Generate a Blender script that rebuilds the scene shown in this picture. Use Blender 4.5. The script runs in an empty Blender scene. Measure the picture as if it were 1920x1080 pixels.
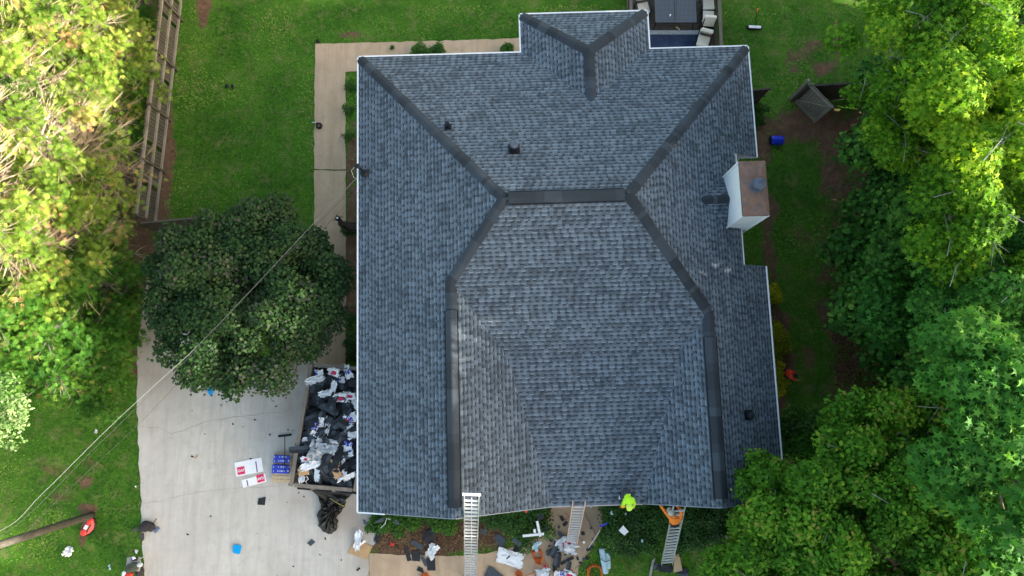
import bpy, bmesh, math, random
import numpy as np
from mathutils import Vector, Matrix, Quaternion
R = math.radians
rng = np.random.default_rng(7); random.seed(7)
sc = bpy.context.scene
C = sc.collection
# ------------------------------------------------------------ camera, sky, sun, exposure
H = 30.0; TILT = 0.136; F = 1280.0
cam = bpy.data.objects.new('camera', bpy.data.cameras.new('camera')); C.objects.link(cam)
cam.location = (0, 0, H); cam.rotation_euler = (TILT, 0, 0)
cam.data.lens = 24; cam.data.sensor_width = 36; cam.data.clip_end = 2000
sc.camera = cam
SUN_EL = R(17); SUN_AZ_DIR = Vector((0.97, -0.24, 0)).normalized()      # direction towards the sun, on the plan
sdir = Vector((SUN_AZ_DIR.x*math.cos(SUN_EL), SUN_AZ_DIR.y*math.cos(SUN_EL), math.sin(SUN_EL)))
sun = bpy.data.objects.new('sun', bpy.data.lights.new('sun', 'SUN')); C.objects.link(sun)
sun.data.energy = 4.0; sun.data.angle = R(0.6); sun.data.color = (1, .93, .80)
sun.rotation_euler = sdir.to_track_quat('Z', 'Y').to_euler(); sun.location = (60, -15, 20)
w = bpy.data.worlds.new('World'); sc.world = w; w.use_nodes = True
nt = w.node_tree; bg = nt.nodes['Background']
sky = nt.nodes.new('ShaderNodeTexSky'); sky.sky_type = 'NISHITA'; sky.sun_disc = False
sky.sun_elevation = SUN_EL; sky.sun_rotation = math.atan2(sdir.x, sdir.y)
sky.air_density = 1.0; sky.dust_density = 3.0; sky.ozone_density = 1.0
wb = nt.nodes.new('ShaderNodeMix'); wb.data_type = 'RGBA'; wb.blend_type = 'MULTIPLY'; wb.inputs[0].default_value = 1; wb.inputs[7].default_value = (1.0, .92, .79, 1)
nt.links.new(sky.outputs[0], wb.inputs[6]); nt.links.new(wb.outputs[2], bg.inputs[0]); bg.inputs[1].default_value = 0.15
sc.view_settings.view_transform = 'Standard'; sc.view_settings.look = 'None'
sc.view_settings.gamma = 1; sc.view_settings.exposure = 2.2
sc.cycles.max_bounces = 5; sc.cycles.diffuse_bounces = 3; sc.cycles.transparent_max_bounces = 4

# ------------------------------------------------------------ helpers
ct, st = math.cos(TILT), math.sin(TILT)
def at(px, py, z=0.0):
    a = (px-960)/F; b = -(py-540)/F
    d = Vector((a, b*ct+st, b*st-ct))
    return Vector((0, 0, H)) + d*((z-H)/d.z)
YAW = 0.0298; cy, sy = math.cos(YAW), math.sin(YAW)
def hw(x, y, z=0.0): return Vector((cy*x-sy*y, sy*x+cy*y, z))
def tag(o, label=None, cat=None, group=None, kind=None):
    if label: o['label'] = label
    if cat: o['category'] = cat
    if group: o['group'] = group
    if kind: o['kind'] = kind
    return o
def empty(name, loc, label, cat, group=None, rz=0):
    o = bpy.data.objects.new(name, None); C.objects.link(o); o.location = loc; o.rotation_euler = (0, 0, rz)
    o.empty_display_size = .2
    return tag(o, label, cat, group)
class MB:
    def __init__(s): s.v = []; s.f = []; s.m = []; s.uv = {}
    def add(s, vs, fs, mi=0):
        n = len(s.v); s.v += [tuple(v) for v in vs]
        for f in fs: s.f.append(tuple(i+n for i in f)); s.m.append(mi)
        return s
    def box(s, c, size, rz=0, mi=0, rot=None):
        x, y, z = [q/2 for q in size]; M = rot if rot is not None else Matrix.Rotation(rz, 3, 'Z'); c = Vector(c)
        vs = [c+M@Vector((i*x, j*y, k*z)) for k in (-1, 1) for j in (-1, 1) for i in (-1, 1)]
        return s.add(vs, [(0,2,3,1),(4,5,7,6),(0,1,5,4),(2,6,7,3),(0,4,6,2),(1,3,7,5)], mi)
    def beam(s, a, b, w_, h_, mi=0, up=Vector((0,0,1))):
        a, b = Vector(a), Vector(b); d = (b-a).normalized(); u = up - d*up.dot(d)
        if u.length < 1e-4: u = Vector((1,0,0)) - d*d.x
        u.normalize(); r = d.cross(u)
        vs = [p + r*(i*w_/2) + u*(j*h_/2) for p in (a, b) for (i, j) in ((-1,-1),(1,-1),(1,1),(-1,1))]
        return s.add(vs, [(3,2,1,0),(4,5,6,7),(0,1,5,4),(1,2,6,5),(2,3,7,6),(3,0,4,7)], mi)
    def tube(s, pts, r, n=6, mi=0, cap=True):
        pts = [Vector(p) for p in pts]; rr = r if hasattr(r, '__len__') else [r]*len(pts); vs = []; u = None
        for i, p in enumerate(pts):
            d = (pts[min(i+1, len(pts)-1)] - pts[max(i-1, 0)]).normalized()
            if u is None: u = Vector((0,0,1)) if abs(d.z) < .9 else Vector((1,0,0))
            u = (u - d*u.dot(d)).normalized(); t = d.cross(u)
            for k in range(n):
                a = 2*math.pi*k/n; vs.append(p + (u*math.cos(a)+t*math.sin(a))*rr[i])
        fs = [(i*n+k, i*n+(k+1)%n, (i+1)*n+(k+1)%n, (i+1)*n+k) for i in range(len(pts)-1) for k in range(n)]
        if cap: fs += [tuple(range(n-1, -1, -1)), tuple((len(pts)-1)*n+k for k in range(n))]
        return s.add(vs, fs, mi)
    def prism(s, poly, z0, z1, mi=0):
        n = len(poly); vs = [(p[0], p[1], z0) for p in poly] + [(p[0], p[1], z1) for p in poly]
        ar = sum(poly[i][0]*poly[(i+1)%n][1]-poly[(i+1)%n][0]*poly[i][1] for i in range(n))
        o = list(range(n)) if ar > 0 else list(range(n-1, -1, -1))
        fs = [tuple(i+n for i in o), tuple(reversed(o))]
        fs += [(o[i], o[(i+1)%n], o[(i+1)%n]+n, o[i]+n) for i in range(n)]
        return s.add(vs, fs, mi)
    def lathe(s, c, prof, n=16, mi=0, axis=None):
        c = Vector(c); M = Matrix.Identity(3) if axis is None else Vector(axis).normalized().to_track_quat('Z', 'Y').to_matrix()
        vs = [c + M@Vector((r*math.cos(2*math.pi*k/n), r*math.sin(2*math.pi*k/n), z)) for r, z in prof for k in range(n)]
        fs = [(i*n+k, i*n+(k+1)%n, (i+1)*n+(k+1)%n, (i+1)*n+k) for i in range(len(prof)-1) for k in range(n)]
        fs += [tuple(range(n-1, -1, -1)), tuple((len(prof)-1)*n+k for k in range(n))]
        return s.add(vs, fs, mi)
    def mesh(s, name, mats, off=(0,0,0), smooth=False):
        me = bpy.data.meshes.new(name)
        me.from_pydata([(v[0]-off[0], v[1]-off[1], v[2]-off[2]) for v in s.v], [], s.f)
        mats = mats if isinstance(mats, (list, tuple)) else [mats]
        for m in mats: me.materials.append(m)
        if len(mats) > 1: me.polygons.foreach_set('material_index', s.m)
        if smooth: me.polygons.foreach_set('use_smooth', [True]*len(s.f))
        me.update(); return me
    def build(s, name, mats, parent=None, smooth=False, off=None, bevel=0):
        """vertices in world space unless off is given; the parent's unrotated origin is taken off"""
        o0 = off if off is not None else (root_loc(parent) if parent else (0,0,0))
        o = bpy.data.objects.new(name, s.mesh(name, mats, o0, smooth)); C.objects.link(o)
        if parent: o.parent = parent
        if bevel:
            b = o.modifiers.new('b', 'BEVEL'); b.width = bevel; b.segments = 2; b.limit_method = 'ANGLE'
        return o
def root_loc(p):
    l = Vector((0,0,0))
    while p: l += p.location; p = p.parent
    return l
def onebuild(s, name, mats, loc, label, cat, group=None, smooth=False, kind=None):
    """a top-level thing of one mesh, its origin at loc"""
    o = bpy.data.objects.new(name, s.mesh(name, mats, loc, smooth)); C.objects.link(o); o.location = loc
    return tag(o, label, cat, group, kind)
def copy_tree(o, parent=None):
    c = o.copy(); C.objects.link(c)
    if parent: c.parent = parent
    for ch in o.children: copy_tree(ch, c)
    return c

# ------------------------------------------------------------ materials
class NT:
    def __init__(s, name):
        s.mat = bpy.data.materials.new(name); s.mat.use_nodes = True; s.t = s.mat.node_tree
        s.b = s.t.nodes['Principled BSDF']; s.out = s.t.nodes['Material Output']
    def n(s, typ, **k):
        nd = s.t.nodes.new(typ)
        for a, v in k.items(): setattr(nd, a, v)
        return nd
    def l(s, a, b): s.t.links.new(a, b)
    def put(s, sock, v):
        if isinstance(v, (int, float)): sock.default_value = v
        elif isinstance(v, tuple): sock.default_value = v if len(v) == len(sock.default_value) else (*v, 1)
        else: s.l(v, sock)
    def math(s, op, a, b=0.0, c=0.0):
        nd = s.n('ShaderNodeMath', operation=op); s.put(nd.inputs[0], a); s.put(nd.inputs[1], b)
        if op in ('MULTIPLY_ADD', 'SMOOTH_MIN', 'COMPARE'): s.put(nd.inputs[2], c)
        return nd.outputs[0]
    def mix(s, f, a, b, blend='MIX'):
        nd = s.n('ShaderNodeMix', data_type='RGBA', blend_type=blend)
        s.put(nd.inputs[0], f); s.put(nd.inputs[6], a); s.put(nd.inputs[7], b); return nd.outputs[2]
    def ramp(s, f, stops, interp='LINEAR'):
        nd = s.n('ShaderNodeValToRGB'); s.put(nd.inputs[0], f); cr = nd.color_ramp; cr.interpolation = interp
        while len(cr.elements) < len(stops): cr.elements.new(.5)
        for e, (p, c) in zip(cr.elements, stops): e.position = p; e.color = (*c, 1) if len(c) == 3 else c
        return nd.outputs[0]
    def noise(s, scale, detail=3, rough=.6, vec=None, w=None):
        nd = s.n('ShaderNodeTexNoise'); nd.inputs['Scale'].default_value = scale; nd.inputs['Detail'].default_value = detail
        nd.inputs['Roughness'].default_value = rough
        if vec is not None: s.l(vec, nd.inputs['Vector'])
        return nd.outputs[0]
    def obj(s): return s.n('ShaderNodeTexCoord').outputs['Object']
    def pos(s): return s.n('ShaderNodeNewGeometry').outputs['Position']
    def attr(s, name): return s.n('ShaderNodeAttribute', attribute_name=name).outputs['Fac']
    def rand(s): return s.n('ShaderNodeObjectInfo').outputs['Random']
    def white(s, vec):
        nd = s.n('ShaderNodeTexWhiteNoise', noise_dimensions='2D'); s.l(vec, nd.inputs['Vector']); return nd.outputs['Value']
    def comb(s, x, y, z=0.0):
        nd = s.n('ShaderNodeCombineXYZ'); s.put(nd.inputs[0], x); s.put(nd.inputs[1], y); s.put(nd.inputs[2], z); return nd.outputs[0]
    def bump(s, h, strength=.5, dist=.02):
        nd = s.n('ShaderNodeBump'); nd.inputs['Strength'].default_value = strength; nd.inputs['Distance'].default_value = dist
        s.l(h, nd.inputs['Height']); s.l(nd.outputs[0], s.b.inputs['Normal'])
    def col(s, c): s.put(s.b.inputs['Base Color'], c)
    def rough(s, r): s.put(s.b.inputs['Roughness'], r)
def simple(name, c, rough=.6, var=.15, scale=8., metal=0., spec=.4, bump=0.0):
    n = NT(name); nz = n.noise(scale, 4, .65, n.obj())
    lo = tuple(q*(1-var) for q in c); hi = tuple(min(1, q*(1+var)) for q in c)
    n.col(n.ramp(nz, [(.3, lo), (.7, hi)])); n.rough(rough); n.b.inputs['Metallic'].default_value = metal
    n.b.inputs['Specular IOR Level'].default_value = spec
    if bump: n.bump(nz, bump, .01)
    return n.mat
def foliage(name, stops, trans=.25, rough=.65, spec=.15):
    n = NT(name); f = n.attr('tone'); c = n.ramp(f, stops)
    n.col(c); n.rough(rough); n.b.inputs['Specular IOR Level'].default_value = spec
    t = n.n('ShaderNodeBsdfTranslucent'); n.l(n.mix(1.0, c, (1.15, 1.2, .55), 'MULTIPLY'), t.inputs[0])
    m = n.n('ShaderNodeMixShader'); m.inputs[0].default_value = trans
    n.l(n.b.outputs[0], m.inputs[1]); n.l(t.outputs[0], m.inputs[2]); n.l(m.outputs[0], n.out.inputs[0])
    return n.mat

def shingle_material(name, light, mid, dark, band=.45):
    n = NT(name); uv = n.n('ShaderNodeUVMap', uv_map='UVMap').outputs[0]
    sp = n.n('ShaderNodeSeparateXYZ'); n.l(uv, sp.inputs[0]); u, v = sp.outputs[0], sp.outputs[1]
    EXP = .143; vv = n.math('DIVIDE', v, EXP); i = n.math('FLOOR', vv); fv = n.math('FRACT', vv)
    ri = n.white(n.comb(i, 3.7))
    uu = n.math('ADD', n.math('DIVIDE', u, .25), n.math('MULTIPLY', ri, 7.0))
    j = n.math('FLOOR', uu); fu = n.math('FRACT', uu)
    r1 = n.white(n.comb(j, i)); r2 = n.white(n.comb(n.math('ADD', j, 91.3), i))
    a = n.math('MULTIPLY', r1, .22); b = n.math('ADD', .52, n.math('MULTIPLY', r2, .26))
    tab = n.math('MULTIPLY', n.math('GREATER_THAN', fu, a), n.math('LESS_THAN', fu, b))       # raised tooth
    gap = n.math('SUBTRACT', 1.0, tab)
    # tone of each piece: pieces about 0.3 m, one to two courses
    jj = n.math('FLOOR', n.math('ADD', n.math('DIVIDE', u, .34), n.math('MULTIPLY', ri, 13.0)))
    r3 = n.white(n.comb(jj, i)); big = n.noise(.55, 3, .6, uv)
    tone = n.math('ADD', n.math('MULTIPLY', n.math('SUBTRACT', r3, .5), .50), n.math('ADD', .5, n.math('MULTIPLY', n.math('SUBTRACT', big, .5), .45)))
    tone = n.math('ADD', tone, n.math('MULTIPLY', n.math('SUBTRACT', n.white(n.comb(n.math('ADD', j, n.math('MULTIPLY', tab, 37.0)), i)), .5), .35))
    grain = n.noise(60, 2, .7, uv)
    base = n.ramp(tone, [(.05, dark), (.42, mid), (.72, light), (1.0, tuple(q*1.08 for q in light))])
    base = n.mix(n.math('MULTIPLY', n.math('SUBTRACT', grain, .4), .6), base, tuple(q*.5 for q in dark))
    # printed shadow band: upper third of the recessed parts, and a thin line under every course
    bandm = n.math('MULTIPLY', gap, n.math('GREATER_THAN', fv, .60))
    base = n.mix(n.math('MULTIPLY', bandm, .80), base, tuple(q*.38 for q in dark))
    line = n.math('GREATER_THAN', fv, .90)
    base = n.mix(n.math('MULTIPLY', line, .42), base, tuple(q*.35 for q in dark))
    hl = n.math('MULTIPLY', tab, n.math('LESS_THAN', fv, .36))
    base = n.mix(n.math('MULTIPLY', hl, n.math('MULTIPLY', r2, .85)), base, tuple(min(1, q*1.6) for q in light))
    n.col(base); n.rough(.92); n.b.inputs['Specular IOR Level'].default_value = .25
    hgt = n.math('ADD', n.math('MULTIPLY', tab, .5), n.math('ADD', n.math('SUBTRACT', 1.0, fv), n.math('MULTIPLY', grain, .25)))
    n.bump(hgt, .45, .008); return n.mat

M = {}
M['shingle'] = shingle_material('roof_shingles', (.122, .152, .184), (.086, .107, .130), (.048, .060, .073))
def cap_material():
    n = NT('ridge_cap_shingles'); r = n.attr('tone'); g = n.noise(45, 3, .7, n.obj())
    c = n.ramp(r, [(0, (.018, .024, .031)), (.5, (.031, .040, .051)), (1, (.054, .068, .084))])
    n.col(n.mix(n.math('MULTIPLY', g, .5), c, (.016, .021, .027))); n.rough(.9); n.bump(g, .4, .006); return n.mat
M['cap'] = cap_material()
M['white'] = simple('white_painted_metal', (.78, .79, .80), .45, .06, 3)
M['siding'] = None
def siding():
    n = NT('white_lap_siding'); sp = n.n('ShaderNodeSeparateXYZ'); n.l(n.pos(), sp.inputs[0])
    f = n.math('FRACT', n.math('DIVIDE', sp.outputs[2], .115)); nz = n.noise(2.5, 4, .6, n.pos())
    c = n.mix(n.math('MULTIPLY', n.math('LESS_THAN', f, .1), .35), n.ramp(nz, [(.3, (.74, .76, .76)), (.7, (.82, .83, .82))]), (.35, .36, .37))
    n.col(c); n.rough(.5); n.bump(n.math('SUBTRACT', 1.0, f), .5, .012); return n.mat
M['siding'] = siding()
M['black'] = simple('black_plastic', (.009, .011, .015), .5, .3, 12, spec=.25)
M['rubber'] = simple('matt_black_rubber', (.03, .03, .032), .8, .3, 20)
M['alu'] = simple('dull_aluminium', (.62, .63, .65), .38, .12, 10, metal=.55)
M['fibre'] = simple('faded_orange_fibreglass', (.62, .42, .34), .6, .12, 10)
M['glass'] = simple('dark_window_glass', (.03, .04, .05), .08, .1, 3, spec=.8)
M['soffit'] = simple('soffit_board', (.62, .63, .62), .7, .05, 2)
def concrete(name, a, b, stain, blotch):
    n = NT(name); p = n.pos(); n1 = n.noise(.35, 5, .62, p); n2 = n.noise(2.2, 5, .7, p); n3 = n.noise(55, 3, .7, p)
    mp = n.n('ShaderNodeMapping'); mp.inputs['Scale'].default_value = (3.0, .25, 1); n.l(p, mp.inputs[0]); n4 = n.noise(1.2, 4, .7, mp.outputs[0])
    c = n.ramp(n1, [(.32, a), (.68, b)]); c = n.mix(n.ramp(n2, [(.48, (0,0,0)), (.75, (.5,)*3)]), c, stain)
    c = n.mix(n.ramp(n4, [(.44, (0,0,0)), (.75, (.50,)*3)]), c, tuple(q*.66 for q in a))
    c = n.mix(n.attr('tone'), c, blotch)
    c = n.mix(n.ramp(n3, [(.35, (.0,)*3), (.75, (.35,)*3)]), c, tuple(q*.6 for q in a))
    n.col(c); n.rough(.88); n.bump(n.noise(30, 5, .7, p), .35, .006); return n.mat
M['drive'] = concrete('driveway_concrete', (.52, .485, .43), (.66, .62, .56), (.40, .37, .32), (.30, .215, .15))
M['path'] = concrete('path_concrete', (.52, .365, .235), (.64, .465, .31), (.36, .25, .16), (.22, .17, .12))
def wood(name, a, b, scale=(8, 8, 1), rough=.85):
    n = NT(name); mp = n.n('ShaderNodeMapping'); mp.inputs['Scale'].default_value = scale; n.l(n.obj(), mp.inputs[0])
    nz = n.noise(6, 6, .7, mp.outputs[0]); n2 = n.noise(1.1, 3, .6, n.obj())
    c = n.ramp(nz, [(.28, a), (.72, b)]); c = n.mix(n.ramp(n2, [(.45, (0,0,0)), (.7, (.5,)*3)]), c, tuple(q*.5 for q in a))
    n.col(c); n.rough(rough); n.bump(nz, .4, .006); return n.mat
M['fence'] = wood('weathered_fence_wood', (.075, .062, .048), (.20, .17, .13))
M['fence_rail'] = wood('pale_fence_rail_wood', (.19, .165, .13), (.35, .31, .24))
M['fence_board'] = wood('grey_fence_boards', (.045, .038, .030), (.13, .11, .085))
M['fence_dark'] = wood('dark_stained_fence_wood', (.045, .035, .028), (.09, .07, .055))
M['gate'] = wood('gate_wood', (.16, .145, .12), (.36, .33, .28))
M['deck'] = wood('dark_deck_boards', (.050, .040, .034), (.10, .082, .070), (1, 9, 1))
M['ply'] = wood('bare_plywood', (.46, .31, .17), (.60, .43, .26), (1, 8, 1))
M['trailer_wood'] = wood('trailer_planks', (.15, .125, .10), (.31, .27, .22), (1, 9, 9))
M['pole'] = wood('utility_pole_wood', (.035, .032, .026), (.11, .10, .08), (6, 6, .8))
M['bark'] = wood('grey_bark', (.10, .09, .075), (.26, .24, .21), (4, 4, 1))
M['limb'] = wood('pale_grey_limbs', (.17, .175, .155), (.33, .335, .30), (4, 4, 1))
M['twig'] = wood('dry_brown_twigs', (.24, .175, .12), (.56, .45, .33), (4, 4, 1))
M['scrap'] = simple('charcoal_shingle_scrap', (.024, .028, .033), .9, .45, 14, bump=.4)
M['scrap_light'] = simple('grey_shingle_scrap', (.062, .075, .090), .9, .3, 14, bump=.4)
M['paper'] = simple('white_wrapper_film', (.90, .90, .91), .5, .05, 6)
M['film'] = simple('cloudy_plastic_film', (.58, .60, .62), .35, .15, 5)
M['paleblue'] = simple('pale_blue_membrane', (.42, .60, .66), .5, .1, 6)
M['card'] = simple('brown_cardboard', (.47, .30, .15), .85, .12, 5)
M['red'] = simple('red_plastic', (.70, .045, .03), .4, .15, 6)
M['pinkred'] = simple('crimson_print', (.72, .03, .12), .5, .05, 6)
M['purple'] = simple('purple_print', (.17, .05, .19), .5, .05, 6)
M['blue'] = simple('bright_blue_plastic', (.0, .32, .72), .35, .08, 6)
M['barrel'] = simple('deep_blue_drum_plastic', (.008, .035, .60), .3, .15, 5)
M['cord'] = simple('orange_cord', (.62, .13, .02), .5, .2, 30)
M['redcord'] = simple('dull_red_cord', (.28, .07, .06), .5, .2, 30)
M['tarp'] = simple('black_mesh_tarp', (.022, .022, .020), .55, .4, 9, bump=.3)
M['cushion'] = simple('cream_cushion', (.68, .63, .54), .9, .07, 9, bump=.2)
M['hv'] = simple('lime_shirt', (.46, .85, .02), .8, .1, 20); M['orange'] = simple('orange_shirt', (1.0, .24, .03), .8, .1, 20)
M['redshirt'] = simple('red_orange_shirt', (.90, .07, .02), .8, .1, 20)
M['skin'] = simple('skin', (.42, .24, .16), .55, .08, 20); M['pants'] = simple('dark_trousers', (.045, .05, .065), .9, .3, 18)
M['khaki'] = simple('tan_trousers', (.22, .18, .13), .9, .2, 18)
M['cap_lime'] = simple('lime_cap_cloth', (.62, .85, .10), .8, .06, 20); M['straw'] = simple('beige_cap_cloth', (.52, .47, .38), .85, .15, 60)
M['dark_cloth'] = simple('dark_cloth', (.03, .028, .03), .85, .3, 20); M['shoe'] = simple('white_shoe', (.70, .70, .68), .6, .1, 20)
M['green_cloth'] = simple('olive_canvas', (.055, .065, .042), .9, .3, 14)

# ------------------------------------------------------------ ground
GX = np.concatenate([[-400, -200, -90, -50, -35], np.arange(-27, 27.01, .16), [35, 50, 90, 200, 400]])
GY = np.concatenate([[-400, -200, -90, -50, -30], np.arange(-15, 19.01, .16), [26, 35, 60, 120, 250, 400]])
def vnoise(x, y, scale, seed):
    r = np.random.default_rng(seed); G = r.random((64, 64)); fx = x/scale+31; fy = y/scale+17
    ix = np.floor(fx).astype(int); iy = np.floor(fy).astype(int); u = fx-ix; v = fy-iy; u = u*u*(3-2*u); v = v*v*(3-2*v)
    g = lambda a, b: G[a % 64, b % 64]
    return (g(ix,iy)*(1-u)+g(ix+1,iy)*u)*(1-v)+(g(ix,iy+1)*(1-u)+g(ix+1,iy+1)*u)*v
def fbm(x, y, s, seed): return sum(vnoise(x, y, s/2**k, seed+k)*.5**k for k in range(4))/1.875
def inpoly(x, y, poly):
    ins = np.zeros(x.shape, bool); n = len(poly)
    for i in range(n):
        x1, y1 = poly[i][0], poly[i][1]; x2, y2 = poly[(i+1)%n][0], poly[(i+1)%n][1]
        c = ((y1 > y) != (y2 > y)); xi = (x2-x1)*(y-y1)/((y2-y1) if abs(y2-y1) > 1e-9 else 1e-9)+x1
        ins ^= c & (x < xi)
    return ins
def px(*pts): return [tuple(at(a, b, 0).xy) for a, b in pts]
# bare earth: (px, py, rx m, ry m, strength)
DIRT = [(312, 300, .45, 3.2, .85), (380, 18, .35, 1.2, .7), (300, 395, .5, 1.2, .7), (655, 65, .9, .22, .55), (735, 65, .6, .2, .5),
        (600, 330, .3, .5, .35), (1500, 235, 2.2, 1.1, 1.0), (1430, 250, .5, 1.7, .9), (1560, 260, 1.2, 1.2, .9), (1568, 60, .35, 1.6, .75), (1545, 130, .8, .5, .5),
        (1440, 420, .45, 2.2, .8), (1450, 620, .7, 1.4, .85), (1475, 680, .7, .8, .8), (1460, 790, .6, 1.8, .85), (1620, 560, 2.2, 4.5, .9),
        (1700, 300, 3.5, 3.5, 1.0), (1800, 500, 5, 8, 1.0), (1750, 900, 7, 5, .9),
        (250, 690, .8, .35, .7), (150, 450, 4.0, 5.5, 1.0), (660, 300, .35, 2.6, .75), (660, 480, .35, 4.2, 1.0),
        (165, 955, .5, .3, .7), (155, 1010, .25, .9, .5), (180, 870, .8, .5, .35), (160, 900, .5, .4, .4), (95, 740, .3, .3, .4), (230, 1040, .5, .5, .4),
        (1500, 420, 1.2, 3.0, .34), (1510, 700, 1.3, 3.2, .38), (1500, 110, 2.5, 2.5, .30), (1160, 1060, .7, .6, .45), (450, 60, .5, .4, .35), (520, 250, .5, .6, .33), (400, 230, .4, .5, .3), (690, 30, .8, .4, .36), (860, 45, .7, .3, .34), (90, 870, .8, .8, .33), (120, 930, .9, .4, .36), (200, 990, .4, .8, .36), (50, 1040, .6, .6, .33), (1450, 560, .5, .8, .6), (1500, 330, .6, .5, .4), (70, 980, .3, .3, .3), (1220, 1060, 1.2, .6, .35)]
MULCH = [(770, 1012, 2.6, .75, 1.2), (880, 1000, 1.8, .8, 1.2), (700, 985, .6, .6, 1.), (1040, 985, .8, .9, 1.)]
def splat(X, Y, L):
    m = np.zeros(X.shape)
    for a, b, rx, ry, s in L:
        c = at(a, b, 0); m = np.maximum(m, s*np.exp(-(((X-c.x)/rx)**2+((Y-c.y)/ry)**2)*.9))
    return m
def dirt_at(X, Y):
    m = splat(X, Y, DIRT) + splat(X, Y, MULCH)
    n = fbm(X, Y, 1.3, 3); return np.clip((m + (n-.5)*.9 - .28)*2.6, 0, 1)
XX, YY = np.meshgrid(GX, GY); nx, ny = len(GX), len(GY)
gv = np.stack([XX.ravel(), YY.ravel(), np.zeros(XX.size)], 1)
idx = np.arange(nx*ny).reshape(ny, nx)
gf = np.stack([idx[:-1,:-1], idx[:-1,1:], idx[1:,1:], idx[1:,:-1]], -1).reshape(-1, 4)
def np_mesh(name, verts, faces, mat, tone=None, k=4, smooth=False):
    me = bpy.data.meshes.new(name); nf = len(faces)
    me.vertices.add(len(verts)); me.vertices.foreach_set('co', np.ascontiguousarray(verts, dtype=np.float32).ravel())
    me.loops.add(nf*k); me.loops.foreach_set('vertex_index', np.ascontiguousarray(faces, dtype=np.int32).ravel())
    me.polygons.add(nf); me.polygons.foreach_set('loop_start', np.arange(0, nf*k, k, dtype=np.int32))
    me.materials.append(mat)
    if smooth: me.polygons.foreach_set('use_smooth', np.ones(nf, bool))
    me.update(calc_edges=True)
    if tone is not None:
        a = me.attributes.new('tone', 'FLOAT', 'POINT'); a.data.foreach_set('value', np.ascontiguousarray(tone, dtype=np.float32))
    return me
def lawn_mat():
    n = NT('lawn_ground'); p = n.pos(); d = n.attr('tone')
    n1 = n.noise(.45, 4, .6, p); n2 = n.noise(5, 4, .7, p); n3 = n.noise(38, 3, .75, p); n4 = n.noise(1.6, 5, .7, p)
    g = n.ramp(n1, [(.3, (.055, .165, .014)), (.55, (.098, .250, .022)), (.75, (.175, .320, .042))])
    g = n.mix(n.ramp(n2, [(.35, (0,0,0)), (.7, (.6,)*3)]), g, (.030, .072, .010))
    g = n.mix(n.ramp(n4, [(.50, (0,0,0)), (.68, (.65,)*3)]), g, (.27, .235, .10))
    g = n.mix(n.ramp(n3, [(.4, (0,0,0)), (.75, (.7,)*3)]), g, (.018, .045, .006))
    e = n.ramp(n.noise(3, 5, .75, p), [(.3, (.12, .068, .040)), (.6, (.22, .13, .082)), (.8, (.34, .23, .15))])
    e = n.mix(n.ramp(n3, [(.5, (0,0,0)), (.7, (.6,)*3)]), e, (.05, .03, .018))
    f = n.ramp(n.math('ADD', d, n.math('MULTIPLY', n.math('SUBTRACT', n2, .5), .8)), [(.3, (0,0,0)), (.65, (1,)*3)])
    n.col(n.mix(f, g, e)); n.rough(.95); n.b.inputs['Specular IOR Level'].default_value = .1
    n.bump(n.math('ADD', n3, n2), .9, .04); return n.mat
M['lawn'] = lawn_mat()
g = bpy.data.objects.new('lawn', np_mesh('lawn', gv, gf, M['lawn'], dirt_at(gv[:,0], gv[:,1]))); C.objects.link(g); tag(g, kind='structure')

def rough_edge(poly, step=.25, amp=.03):
    out = []; n = len(poly)
    for i in range(n):
        a, b = Vector(poly[i]), Vector(poly[(i+1)%n]); L = (b-a).length; k = max(1, int(L/step))
        for j in range(k):
            q = a.lerp(b, j/k); amp2 = amp if j else amp*.5
            out.append((q.x+random.gauss(0, amp2), q.y+random.gauss(0, amp2)))
    return out
def slab(name, poly, z, mat, blot, amp=.025):
    """concrete sheet: fine grid cut to the outline so that stains can be carried per vertex"""
    mb = bmesh.new(); ps = rough_edge(poly, .3, amp)
    f = mb.faces.new([mb.verts.new((x, y, z)) for x, y in ps])
    if f.normal.z < 0 or f.calc_area() and (f.normal_update() or f.normal.z < 0): f.normal_flip()
    for ax in (0, 1):
        cs = [p[ax] for p in ps]; c = min(cs)+.2
        while c < max(cs):
            pl = Vector((0,0,0)); pl[ax] = c; nn = Vector((0,0,0)); nn[ax] = 1
            bmesh.ops.bisect_plane(mb, geom=mb.verts[:]+mb.edges[:]+mb.faces[:], plane_co=pl, plane_no=nn); c += .35
    top = mb.edges[:]; be = [e for e in top if len(e.link_faces) == 1]
    r = bmesh.ops.extrude_edge_only(mb, edges=be)
    for v in [q for q in r['geom'] if isinstance(q, bmesh.types.BMVert)]: v.co.z = -.06
    me = bpy.data.meshes.new(name); mb.to_mesh(me); mb.free(); me.materials.append(mat)
    co = np.zeros(len(me.vertices)*3); me.vertices.foreach_get('co', co); co = co.reshape(-1, 3)
    m = splat(co[:,0], co[:,1], blot); nz = fbm(co[:,0], co[:,1], .8, 11)
    a = me.attributes.new('tone', 'FLOAT', 'POINT'); a.data.foreach_set('value', np.clip(m+(nz-.5)*m*1.6, 0, .85).astype(np.float32))
    o = bpy.data.objects.new(name, me); C.objects.link(o); tag(o, kind='structure'); return o
DRIVE = px((257,760),(258,650),(266,590),(276,525),(300,495),(352,500),(362,640),(400,668),(560,678),(600,676),(672,690),(700,700),(770,720),(770,960),(712,1000),(692,1036),(688,1330),(290,1330),(268,1040))
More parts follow.
